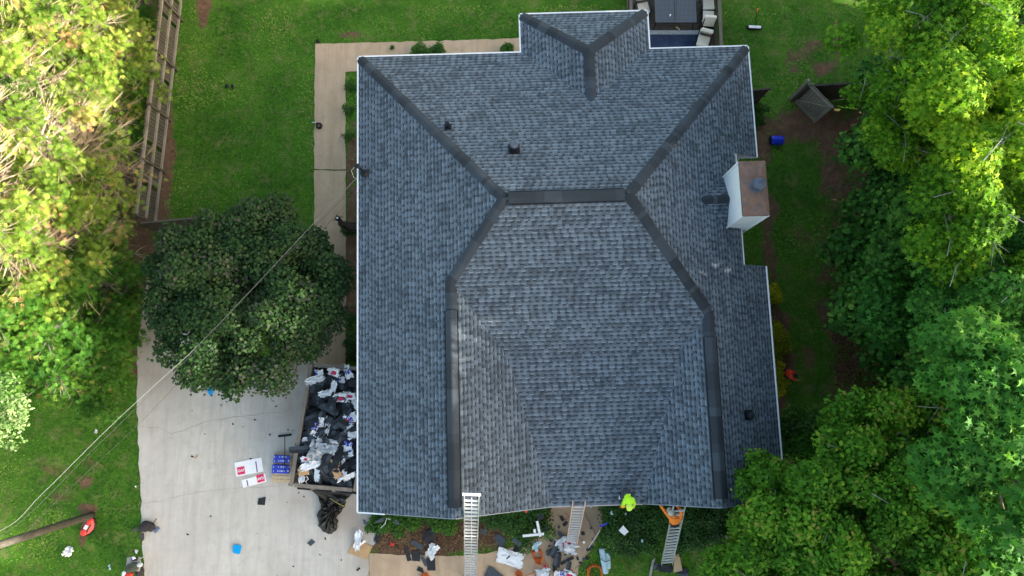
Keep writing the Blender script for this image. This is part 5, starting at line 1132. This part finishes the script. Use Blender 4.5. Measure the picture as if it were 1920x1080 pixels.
g = MB(); g.box(c+Vector((0,-.085,-.01)), (.64,.04,.06), -.05); g.build('sweeper_frame', M['black'], ms); tp_ = at(1420,20,.95); g = MB(); g.tube([c+Vector((.05,.05,.05)), c.lerp(tp_,.5), tp_], .016, 8); g.build('sweeper_handle', M['black'], ms); g = MB(); g.tube([tp_.lerp(c,.08), tp_+(tp_-c)*.10], .032, 8); g.build('grip', M['orange'], ms)

# ------------------------------------------------------------ ladders
M['rungm'] = simple('pale_aluminium_rung', (.62,.62,.64), .45, .08, 10)
def ladder(b, t, wb, wt, label, mat='alu', rung=.305, stab=False, name='extension_ladder', group='ladders leaning on the front eave'):
    b, t = Vector(b), Vector(t); L = (t-b).length; d = (t-b)/L; s = Vector((1, -YAW if abs(d.x) < .05 else -d.x*d.y, 0)); s = (s-d*s.dot(d)).normalized(); nn = s.cross(d)
    root = empty(name, b, label, 'ladder', group)
    for k in (-1, 1): g = MB(); g.beam(b+s*(k*wb/2), t+s*(k*wt/2), .028, .085, up=nn); g.build('side_rail', M[mat], root)
    n = int(L/rung)
    for i in range(1, n):
        f = i*rung/L; w_ = wb+(wt-wb)*f-.03; p = b+d*(i*rung); g = MB(); g.beam(p-s*w_/2, p+s*w_/2, .05, .062, up=d); g.build('rung', M['rungm'], root)
    for k in (-1, 1): g = MB(); g.box(b+s*(k*wb/2)+Vector((0,0,.0)), (.06,.12,.04)); g.build('foot', M['black'], root)
    if stab:
        g = MB(); g.beam(t-s*(wt*.58+.02), t+s*(wt*.58+.02), .07, .07); g.build('top_bar', M['paper'], root)
        g = MB(); g.beam(b+s*.0+d*.06-s*wb*.55+nn*-.02, b+d*.06+s*wb*.55+nn*-.02, .10, .05); g.build('base_plate', M['frame_grey'], root)
        g = MB(); g.tube([b+d*.3+nn*.03, b.lerp(t,.5)+nn*.03+s*.02, t-d*.2+nn*.03], .010, 5); g.build('rope', M['film'], root)
    return root
ladder(at(882,1082,.02), at(884.5,927,9.0), .50, .44, 'longest silver ladder with a white top bar, standing left of the others', stab=True, rung=.37)
ladder(at(1072,1019,.02), at(1086,941,6.15), .44, .42, 'short ladder with faded orange rails above the front walk', 'fibre', rung=.40)
ladder(at(1250,1059,.02), at(1274,948,6.05), .46, .40, 'silver ladder rising out of the hedge with a worker standing on it', rung=.36)

# ------------------------------------------------------------ litter in front of the house
def S(me, a, b, z, label, rz=None, s=1., name='shingle_scrap', cat='shingle scrap', group=None, tilt=.05): return place(me, at(a, b, z), name, label, cat, group, rz, tilt, s)
scrap_poly([(701,1011),(707,996),(716,998),(708,1020)], 'scrap', 'dark narrow shingle piece standing by the front bed near the cardboard sheet', z=.05)
scrap_poly([(759,1027),(764,1023),(772,1050),(764,1052)], 'scrap', 'leftmost slanting shingle of the cluster on the front walk', z=.05)
scrap_poly([(772,1034),(788,1031),(788,1052),(773,1051)], 'scrap', 'square dark shingle second from the left in the front walk cluster', z=.045)
scrap_poly([(770,1018),(774,1012),(795,1022),(790,1031)], 'scrap_light', 'pale grey shingle lying across the top of the front walk cluster', z=.06)
scrap_poly([(788,1044),(794,1042),(803,1058),(797,1062)], 'scrap_light', 'slim grey shingle between the square ones on the front walk', z=.05)
scrap_poly([(799,1046),(816,1044),(817,1069),(802,1069)], 'scrap', 'square dark shingle below the white paper on the front walk', z=.06)
scrap_poly([(781,1069),(785,1061),(793,1065),(795,1074)], 'scrap', 'broken dark shingle lowest in the left front walk cluster', z=.045)
scrap_poly([(927,1005),(936,1000),(948,1010),(945,1024),(935,1025)], 'scrap_light', 'grey shingle piece in the pine straw left of the round bush', z=.05)
scrap_poly([(961,1032),(966,1020),(979,1022),(973,1040)], 'scrap', 'dark shingle half under the white sheet by the round bush', z=.05)
scrap_poly([(900,994),(916,981),(910,1000)], 'scrap_light', 'bluish grey shingle triangle right beside the longest ladder', z=.35)
scrap_poly([(906,1082),(917,1060),(925,1063),(948,1082)], 'scrap_light', 'large curled grey shingle at the bottom edge right of the longest ladder', z=.08)
for i, (a, b, rz, s_, k, lab) in enumerate(((1033,1035,.2,.75,1,'shingle left of the long diagonal strip by the orange ladder'), (1042,1030,1.0,1.0,3,'long diagonal shingle strip below the orange ladder'), (1045,1048,1.4,.9,9,'long shingle strip running to the bottom edge below the orange ladder'), (1040,1065,1.6,.6,2,'shingle strip standing at the bottom edge by the blue wrapper'), (1066,1064,1.3,.55,0,'shingle strip at the bottom edge right of the blue wrapper'), (1068,1048,.4,.45,5,'small curved shingle in the middle of the walk litter'), (1033,1012,-.5,.5,6,'pale shingle piece near the round bush and the orange ladder'), (1052,1003,-.7,.5,7,'dark shingle piece touching the foot of the orange ladder'))):
    S(SCR[k], a, b, .05+i*.008, lab, rz, s_)
k = 0
for (a, b) in ((1040,1018),(1047,1024),(1060,1040),(1071,1038),(1076,1032),(1083,1047),(1094,1048),(1088,1055),(1097,1060),(1101,1046),(1030,1024),(1056,1055),(1072,1070),(1062,1072),(1086,1008),(1093,1000),(1108,990),(1060,982),(1048,988),(1054,972),(1112,1012),(1110,1025),(1118,1015),(1104,1030)):
    S(SMALL[k % 6], a, b, .045, 'small dark shingle fragment scattered on the front walk before the door', None, random.uniform(.35,.75), group='shingle fragments on the front walk'); k += 1
scrap_poly([(1004,958),(1013,951),(1018,960),(1008,967)], 'scrap', 'dark curved shingle on the round bush by the eave', z=1.15)
scrap_poly([(959,1004),(964,997),(971,1003),(978,1007),(973,1013)], 'scrap_light', 'grey shingle pair lying on the lower left of the round bush', z=1.05)
scrap_poly([(1015,984),(1022,977),(1025,983),(1017,987)], 'scrap', 'small dark shingle on the right side of the round bush', z=1.0)
for (q0, q1, lab) in (((1007,977),(1013,1006),'upright white plastic strip on the round bush'), ((980,1005),(1020,1001),'level white plastic strip crossing below the upright one on the bush'), ((1002,992),(1003,999),'short white plastic stub between the two strips on the bush')):
    g = MB(); g.beam(at(*q0, 1.16), at(*q1, 1.16 if q0[0] != 980 else 1.10), .10, .03); onebuild(g, 'plastic_strip', M['paper'], at(*q0, 1.16), lab, 'plastic strip', 'white plastic strips')
g = MB(); c = at(986,957,1.2); ell(g, c, (.06,.10,.05), .3); onebuild(g, 'baseball_cap', M['red'], c, 'small red and white cap on the top of the round bush', 'cap')
me_ = sheet_mesh('white_sheet', 1.15, .62, .015, 561, [M['paper']], 12, rag=.05); S(me_, 957,1046, .05, 'large white plastic sheet lying on the front walk', -.28, 1., 'plastic_sheet', 'plastic sheet', tilt=.01)
g = MB(); g.box(at(953,1045,.12), (.20,.05,.01), .75); onebuild(g, 'dark_strip', M['scrap'], at(953,1045,.1), 'short dark strip resting on the large white sheet', 'strip')
me_ = sheet_mesh('paper_strip', .7, .16, .03, 562, [M['paper']], 8, rag=.2); S(me_, 953,1034, .09, 'narrow white strip above the large white sheet', -.5, .9, 'paper_strip', 'paper', tilt=.02)
me_ = sheet_mesh('crumpled_paper', .42, .62, .05, 563, [M['paper']], 9, rag=.2); S(me_, 811,1032, .07, 'crumpled white paper on the front walk cluster of shingles', -.45, 1., 'crumpled_paper', 'paper', tilt=.04)
S(WR[1], 1062,1018, .10, 'white wrapper with red print crumpled at the foot of the orange ladder', .3, 1.15, 'torn_wrapper', 'wrapper'); me_ = sheet_mesh('crumpled_paper', .62, .42, .07, 564, [M['paper']], 10, rag=.2); S(me_, 1067,1027, .12, 'large crumpled white paper just below the red print wrapper', -.2, 1., 'crumpled_paper', 'paper')
S(me_, 1018,1074, .10, 'crumpled white paper at the bottom edge between the orange cords', .2, 1.1, 'crumpled_paper', 'paper'); S(WR[0], 1048,1076, .07, 'white wrapper with blue print at the bottom edge', .1, .9, 'torn_wrapper', 'wrapper'); S(WR[5], 1068,1077, .06, 'white wrapper strip at the bottom edge right of the blue print', -.4, .6, 'torn_wrapper', 'wrapper')
g = MB(); c = at(1008,1078,.12); ell(g, c, (.10,.16,.03), -.3); ell(g, at(1022,1062,.1), (.08,.06,.05)); onebuild(g, 'pink_print', M['pinkred'], c, 'crumpled crimson wrapper scraps around the bottom white paper', 'wrapper')
me_ = sheet_mesh('membrane_scrap', .35, .5, .04, 565, [M['paleblue']], 7, rag=.2); S(me_, 1005,1022, .35, 'pale blue membrane scrap at the lower edge of the round bush', -.4, .9, 'membrane_scrap', 'membrane')
def roll(a, b, r, label):
    p, q = at(*a, r), at(*b, r); d = (q-p).normalized(); g = MB(); L = (q-p).length; g.tube([p, p+d*.03, p+d*(L*.5), q-d*.04, q], [r*.75, r*.95, r, r*.92, r*.7], 14); onebuild(g, 'membrane_roll', M['paleblue'], p, label, 'membrane roll', 'pale blue membrane rolls')
roll((1128,1028),(1136,1075), .13, 'longer pale blue membrane roll on the grass, left one of two'); roll((1139,1036),(1141,1066), .11, 'shorter pale blue membrane roll on the grass, right one of two')
g = MB(); g.tube([at(1121,1030,.05), at(1124,1046,.28), at(1135,1054,.30), at(1144,1050,.27)], .014, 5); onebuild(g, 'black_strap', M['black'], at(1124,1046,0), 'thin black strap lying over the pale blue rolls', 'strap')
coil('cord_coil', at(1008,1040,0), .16, .34, 8, .016, 'cord', 'upper bundle of tangled orange cord on the front walk by the shingles', 'cord', 5, el=.75, rz=.5); coil('cord_coil', at(1010,1052,0), .05, .16, 8, .016, 'cord', 'small tight knot of orange cord just below the upper bundle', 'cord', 6)
coil('cord_coil', at(1115,1072,0), .24, .36, 8, .018, 'cord', 'orange cord coiled in a ring on the grass left of the pale rolls', 'cord', 7, turns=6); coil('cord_coil', at(973,1076,0), .06, .20, 8, .016, 'cord', 'orange cord bundle at the bottom edge below the large white sheet', 'cord', 8, el=.8, rz=1); coil('cord_coil', at(797,1080,0), .06, .2, 8, .018, 'cord', 'orange cord bundle at the bottom edge left of the longest ladder', 'cord', 9)
def cord(pts, r, mat, label): g = MB(); P = [at(a, b, .04+.03*random.random()) for a, b in pts]; g.tube(P, r, 5); onebuild(g, 'loose_cord', M[mat], P[0], label, 'cord')
cord([(1020,1050),(1028,1062),(1024,1070),(1000,1074),(985,1080)], .012, 'cord', 'loose orange cord trailing from the knot to the bottom edge'); cord([(1045,966),(1052,972),(1062,974),(1068,968),(1060,962)], .012, 'redcord', 'dull red cord loop near the door under the eave')
cord([(1095,960),(1108,985),(1118,1005),(1104,1030),(1092,1055),(1078,1066)], .010, 'redcord', 'long thin dull red cord curving along the right side of the walk'); cord([(1160,1040),(1172,1058),(1182,1076)], .010, 'redcord', 'thin dull red cord in the grass below the left part of the big hedge')
g = MB(); p, q = at(1103,1028,.05), at(1125,994,.95); g.tube([p, q], .014, 6); onebuild(g, 'broom_stick', M['film'], p, 'long pale stick leaning from the walk onto the big hedge', 'stick'); g = MB(); g.beam(at(1125,987,1.15), at(1138,981,1.15), .07, .06); onebuild(g, 'blue_brush', M['bluefilm'], at(1131,984,1.1), 'blue and white brush head on the left corner of the big hedge', 'brush')
g = MB(); c = at(1094,1015,0); g.lathe((c.x, c.y, .03), [(.035,0),(.05,.13),(.052,.14)], 14); onebuild(g, 'paper_cup', M['paper'], c, 'white paper cup standing on the walk right of the orange ladder', 'cup')
scrap_poly([(1151,982),(1159,973),(1169,984),(1161,991)], 'paper', 'pale lavender paper rectangle on the big hedge', 'paper_sheet', z=1.32, cat='paper')
for (a, b, s_, lab) in ((1146,962,.9,'small pale scrap at the top left of the big hedge'), (1173,963,.5,'tiny white scrap on the hedge below the lime shirted worker'), (1204,1014,.7,'tiny white scrap in the middle of the big hedge'), (1108,951,.5,'tiny pale scrap right of the orange ladder top')):
    place(me_, at(a, b, 1.3 if b > 955 else .05), 'paper_scrap', lab, 'paper', None, tilt=.1, sc_=s_*.35)
cord([(1225,1008),(1240,1000),(1248,985)], .006, 'weed', 'thin green string over the hedge beside the third ladder')
flatbox('plywood_board', [(1262,1036),(1270,1034),(1276,1066),(1260,1070),(1260,1060)], .30, .02, M['ply'], 'bare plywood board at the foot of the third ladder', 'board')
flatbox('plywood_board', [(1216,1082),(1222,1050),(1228,1046),(1221,1075),(1221,1084)], .04, .02, simple('grey_board', (.40,.36,.32), .8), 'narrow grey board at the bottom edge left of the third ladder', 'board')
S(SCR[6], 1230,1062, .10, 'dark shingle strip left of the foot of the third ladder', 1.0, .8); S(SCR[8], 1248,1066, .08, 'dark shingle strip just below the foot of the third ladder', -.2, .9); S(SCR[4], 1278,1070, .08, 'dark shingle strip right of the foot of the third ladder', -.05, .8); S(SCR[1], 1282,1078, .06, 'pale shingle strip at the bottom edge right of the third ladder', .1, .7)
jug = empty('blue_jug', at(1336,1052,0), 'blue topped white jug standing on the grass right of the third ladder', 'jug'); c = at(1336,1060,0); g = MB(); g.lathe(c, [(.10,0),(.11,.02),(.11,.24),(.05,.32)], 14); g.build('jug_body', M['film'], jug); g = MB(); g.lathe(c+Vector((0,.0,.32)), [(.06,0),(.10,.02),(.10,.10),(.03,.12)], 14); g.build('jug_lid', M['barrel'], jug)
scrap_poly([(768+0,1019-1),(731,1022),(733,1016),(740,1018),(739,1023)][1:], 'red', 'small red plastic scrap in the pine straw bed', 'plastic_scrap', z=.05, cat='plastic')
lump('dark_leaf_heap', (806,1004), .08, (.28,.34,.09), 'dark_cloth', 'dark heap of old gutter leaves in the pine straw bed', 'leaf heap', -.5)
for (q, lab) in ((((708,973),(722,964),(727,964),(726,971)), 'grey shingle triangle on the left front bush under the eave'), (((745,968),(750,967),(757,975),(750,976)), 'second grey shingle triangle on the left front bush'), (((688,965),(694,968),(697,976),(690,975)), 'dark shingle edge at the left end of the front bush')): scrap_poly(list(q), 'scrap_light', lab, z=.85)
g = MB(); g.tube([at(714,990,.8), at(722,982,.9), at(725,972,.95), at(732,974,.95)], .014, 5); onebuild(g, 'plastic_ribbon', M['film'], at(722,982,.8), 'curly pale ribbon on the left front bush', 'ribbon')
flatbox('step_flashing', [(845,964),(868,962),(866,974),(848,977)], ZE-.35, .02, M['scrap_light'], 'grey metal flashing piece below the end of the left ridge', 'flashing') if False else None

# ------------------------------------------------------------ people
def person(name, label, J, E_, clothes, extra):
    """J: joints name -> (point, radius); E_: edges (a, b, region); the skin is grown as one surface, regions get cloth or skin"""
    me = bpy.data.meshes.new('body'); keys = list(J); base = Vector((J['pelvis'][0].x, J['pelvis'][0].y, min(J[k][0].z for k in keys)-.03))
    me.from_pydata([tuple(J[k][0]-base) for k in keys], [(keys.index(a), keys.index(b)) for a, b, _ in E_], [])
    bm = bmesh.new(); bm.from_mesh(me); sk = bm.verts.layers.skin.verify(); bm.verts.ensure_lookup_table()
    for i, k in enumerate(keys): r = J[k][1]; bm.verts[i][sk].radius = (r, r) if not hasattr(r, '__len__') else r; bm.verts[i][sk].use_root = (k == 'pelvis')
    bm.to_mesh(me); bm.free(); t = bpy.data.objects.new('t', me); C.objects.link(t); s_ = t.modifiers.new('s', 'SKIN'); s_.use_smooth_shade = True; t.modifiers.new('u', 'SUBSURF').levels = 2
    dg = bpy.context.evaluated_depsgraph_get(); bme = bpy.data.meshes.new_from_object(t.evaluated_get(dg)); bpy.data.objects.remove(t)
    root = empty(name, base, label, 'person'); bme.materials.clear(); regs = list(clothes)
    for k in regs: bme.materials.append(M[clothes[k]])
    seg = [(J[a][0]-base, J[b][0]-base, regs.index(r)) for a, b, r in E_]
    for p in bme.polygons:
        best = 9
        for a, b, r in seg:
            ab = b-a; t_ = max(0, min(1, (p.center-a).dot(ab)/max(ab.length_squared, 1e-9))); dd = (p.center-(a+ab*t_)).length
            if dd < best: best = dd; p.material_index = r
        p.use_smooth = True
    o = bpy.data.objects.new('body', bme); C.objects.link(o); o.parent = root; extra(root, base); return root
def body(pel, che, hed, shl, shr, ell_, elr, hal, har, knl, knr, fol, for_, fdir, fing):
    V_ = Vector; J = {}; up = (che-pel).normalized(); nk = che.lerp(hed, .45)
    J['pelvis'] = (pel, (.17,.14)); J['waist'] = (pel.lerp(che, .5), (.17,.14)); J['chest'] = (che, (.20,.15)); J['neck'] = (nk, .055); J['head'] = (hed, (.085,.095)); J['crown'] = (hed+(hed-nk).normalized()*.09, .065)
    E_ = [('pelvis','waist','top'),('waist','chest','top'),('chest','neck','top'),('neck','head','skin'),('head','crown','skin')]
    for sd, sh, el, ha in (('l', shl, ell_, hal), ('r', shr, elr, har)):
        J['sh'+sd] = (sh, .090); J['el'+sd] = (el, .062); J['wr'+sd] = (el.lerp(ha, .88), .040); J['ha'+sd] = (ha, .038)
        E_ += [('chest','sh'+sd,'top'),('sh'+sd,'el'+sd,'top'),('el'+sd,'wr'+sd,'sleeve'),('wr'+sd,'ha'+sd,'skin')]
        d = (ha-el).normalized(); s_ = d.cross(Vector((0,0,1))); s_ = s_.normalized() if s_.length > .1 else Vector((1,0,0))
        for q in range(5):
            if q == 0: a = ha+s_*.05*(1 if sd == 'l' else -1)-d*.01; b = a+(d*.6+s_*(.5 if sd == 'l' else -.5))*.035
            else: o_ = (q-2.5)*.019; a = ha+d*(.042+(.004 if q in (2,3) else 0))+s_*o_; b = a+(d*.7+Vector((0,0,-.6)))*(.045 if q in (2,3) else .034)
            J[f'f{sd}{q}a'] = (a, .010); J[f'f{sd}{q}b'] = (b, .008); E_ += [('ha'+sd, f'f{sd}{q}a','skin'),(f'f{sd}{q}a', f'f{sd}{q}b','skin')]
    for sd, kn, fo, sx in (('l', knl, fol, -1), ('r', knr, for_, 1)):
        hs = (shr-shl); hs.z = 0; hs.normalize(); J['hip'+sd] = (pel+hs*(.10*sx)-up*.06, .105); J['kn'+sd] = (kn, .068); J['an'+sd] = (fo, .045); J['to'+sd] = (fo+fdir*.20-Vector((0,0,.03)), .04)
        E_ += [('pelvis','hip'+sd,'legs'),('hip'+sd,'kn'+sd,'legs'),('kn'+sd,'an'+sd,'legs'),('an'+sd,'to'+sd,'shoes')]
    return J, E_
def cap_on(c, dirn, mat, peak=True, tiltv=(0,0,1)):
    def f(root, base):
        g = MB(); n = 16; ax = Vector(tiltv).normalized(); cc = Vector(c); g.lathe(cc, [(.115,-.02),(.118,.02),(.105,.06),(.07,.095),(.01,.108)], n, axis=ax); h = g.build('cap', M[mat], root, smooth=True)
        if peak:
            d = Vector(dirn).normalized(); g = MB(); s_ = d.cross(ax).normalized(); pts = [cc+s_*.10+d*.05, cc+s_*.085+d*.15, cc+d*.19, cc-s_*.085+d*.15, cc-s_*.10+d*.05]
            g.add([p+ax*.0 for p in pts]+[p-ax*.008 for p in pts], [(4,3,2,1,0),(5,6,7,8,9),(0,1,6,5),(1,2,7,6),(2,3,8,7),(3,4,9,8)]); b = g.build('cap_peak', M[mat], None, off=root_loc(root)); b.parent = h
    return f
def face(root, c, look, side):
    g = MB(); ell(g, Vector(c)+look*.105, (.014,.018,.018)); g.build('nose', M['skin'], root)
    for k in (-1, 1): g = MB(); ell(g, Vector(c)+side*(.088*k), (.012,.022,.03)); g.build('ear', M['skin'], root)
# orange shirt, on the ladder, both arms up to the eave
e = 5.62
J, E_ = body(at(1264,979,4.62), at(1267,972,5.12), at(1259,961,5.52), at(1257,970,5.22), at(1277,968,5.20), at(1247,959,5.35), at(1277,957,5.38), at(1237,946,5.62), at(1266,945,5.70), at(1259,979,4.20), at(1271,977,4.25), at(1261,980,3.78), at(1269,979,3.78), Vector((0,1,0)), 0)
def x1_(root, base):
    cap_on(at(1258,961,5.62), (-.5,.8,0), 'straw')(root, base); face(root, at(1259,961,5.5), Vector((-.3,.85,-.2)), Vector((.9,.3,0)))
    g = MB(); c = at(1265,980,4.80); g.lathe(c, [(.165,-.05),(.18,0),(.165,.05)], 18); g.build('tool_belt', M['dark_cloth'], root)
    for (a, b) in ((1274,977),(1278,975)): g = MB(); ell(g, at(a, b, 4.8), (.05,.05,.09)); g.build('pouch', M['film'], root)
person('person', 'worker in orange shirt and beige cap on a ladder, arms up to the eave', J, E_, {'legs':'khaki','top':'orange','sleeve':'orange','skin':'skin','shoes':'dark_cloth'}, x1_)
# lime shirt, crouching on the roof edge, head over the eave
zf = ZF+.06
J, E_ = body(at(1175,927,zf+.42), at(1178,940,zf+.52), at(1181,950,zf+.38), at(1171,940,zf+.50), at(1187,938,zf+.48), at(1168,947,zf+.30), at(1190,945,zf+.28), at(1169,950,zf+.05), at(1187,952,zf+.06), at(1167,936,zf+.42), at(1186,933,zf+.40), at(1163,927,zf+.07), at(1184,924,zf+.07), Vector((-.1,-.9,0)), 0)
def x2_(root, base):
    cap_on(at(1180,950,zf+.46), (.1,-1,-.5), 'cap_lime', True, (0,-.35,1))(root, base); face(root, at(1181,951,zf+.36), Vector((0,-.7,-.6)), Vector((1,0,0)))
    g = MB(); ell(g, at(1168,949,zf+.08), (.10,.07,.06)); g.build('orange_glove', M['orange'], root)
person('person', 'worker in a lime shirt and cap crouching on the roof edge above the front door', J, E_, {'legs':'pants','top':'hv','sleeve':'hv','skin':'skin','shoes':'shoe'}, x2_)
# red shirt, kneeling on the right lawn
J, E_ = body(at(1476,699,.50), at(1484,701,.72), at(1491,704,.78), at(1482,696,.72), at(1483,708,.70), at(1490,698,.48), at(1490,711,.46), at(1496,701,.22), at(1497,713,.24), at(1480,694,.12), at(1482,712,.14), at(1470,697,.08), at(1470,712,.08), Vector((-.9,0,.1)), 0)
def x3_(root, base):
    g = MB(); g.lathe(at(1491,704,.82), [(.10,-.03),(.105,.02),(.09,.06),(.05,.09),(.01,.10)], 14); g.build('hair', M['dark_cloth'], root, smooth=True); face(root, at(1492,704,.76), Vector((.8,0,-.4)), Vector((0,1,0)))
person('person', 'worker in a red shirt kneeling on the right lawn by the golden shrubs', J, E_, {'legs':'pants','top':'redshirt','sleeve':'skin','skin':'skin','shoes':'dark_cloth'}, x3_)
g = MB(); g.tube([at(1494,713,.26), at(1502,714,.10)], .012, 6); onebuild(g, 'yellow_stick', simple('yellow_green_stick', (.45,.50,.05), .6), at(1494,713,.2), 'thin yellow green stick in the hand of the kneeling worker', 'stick')
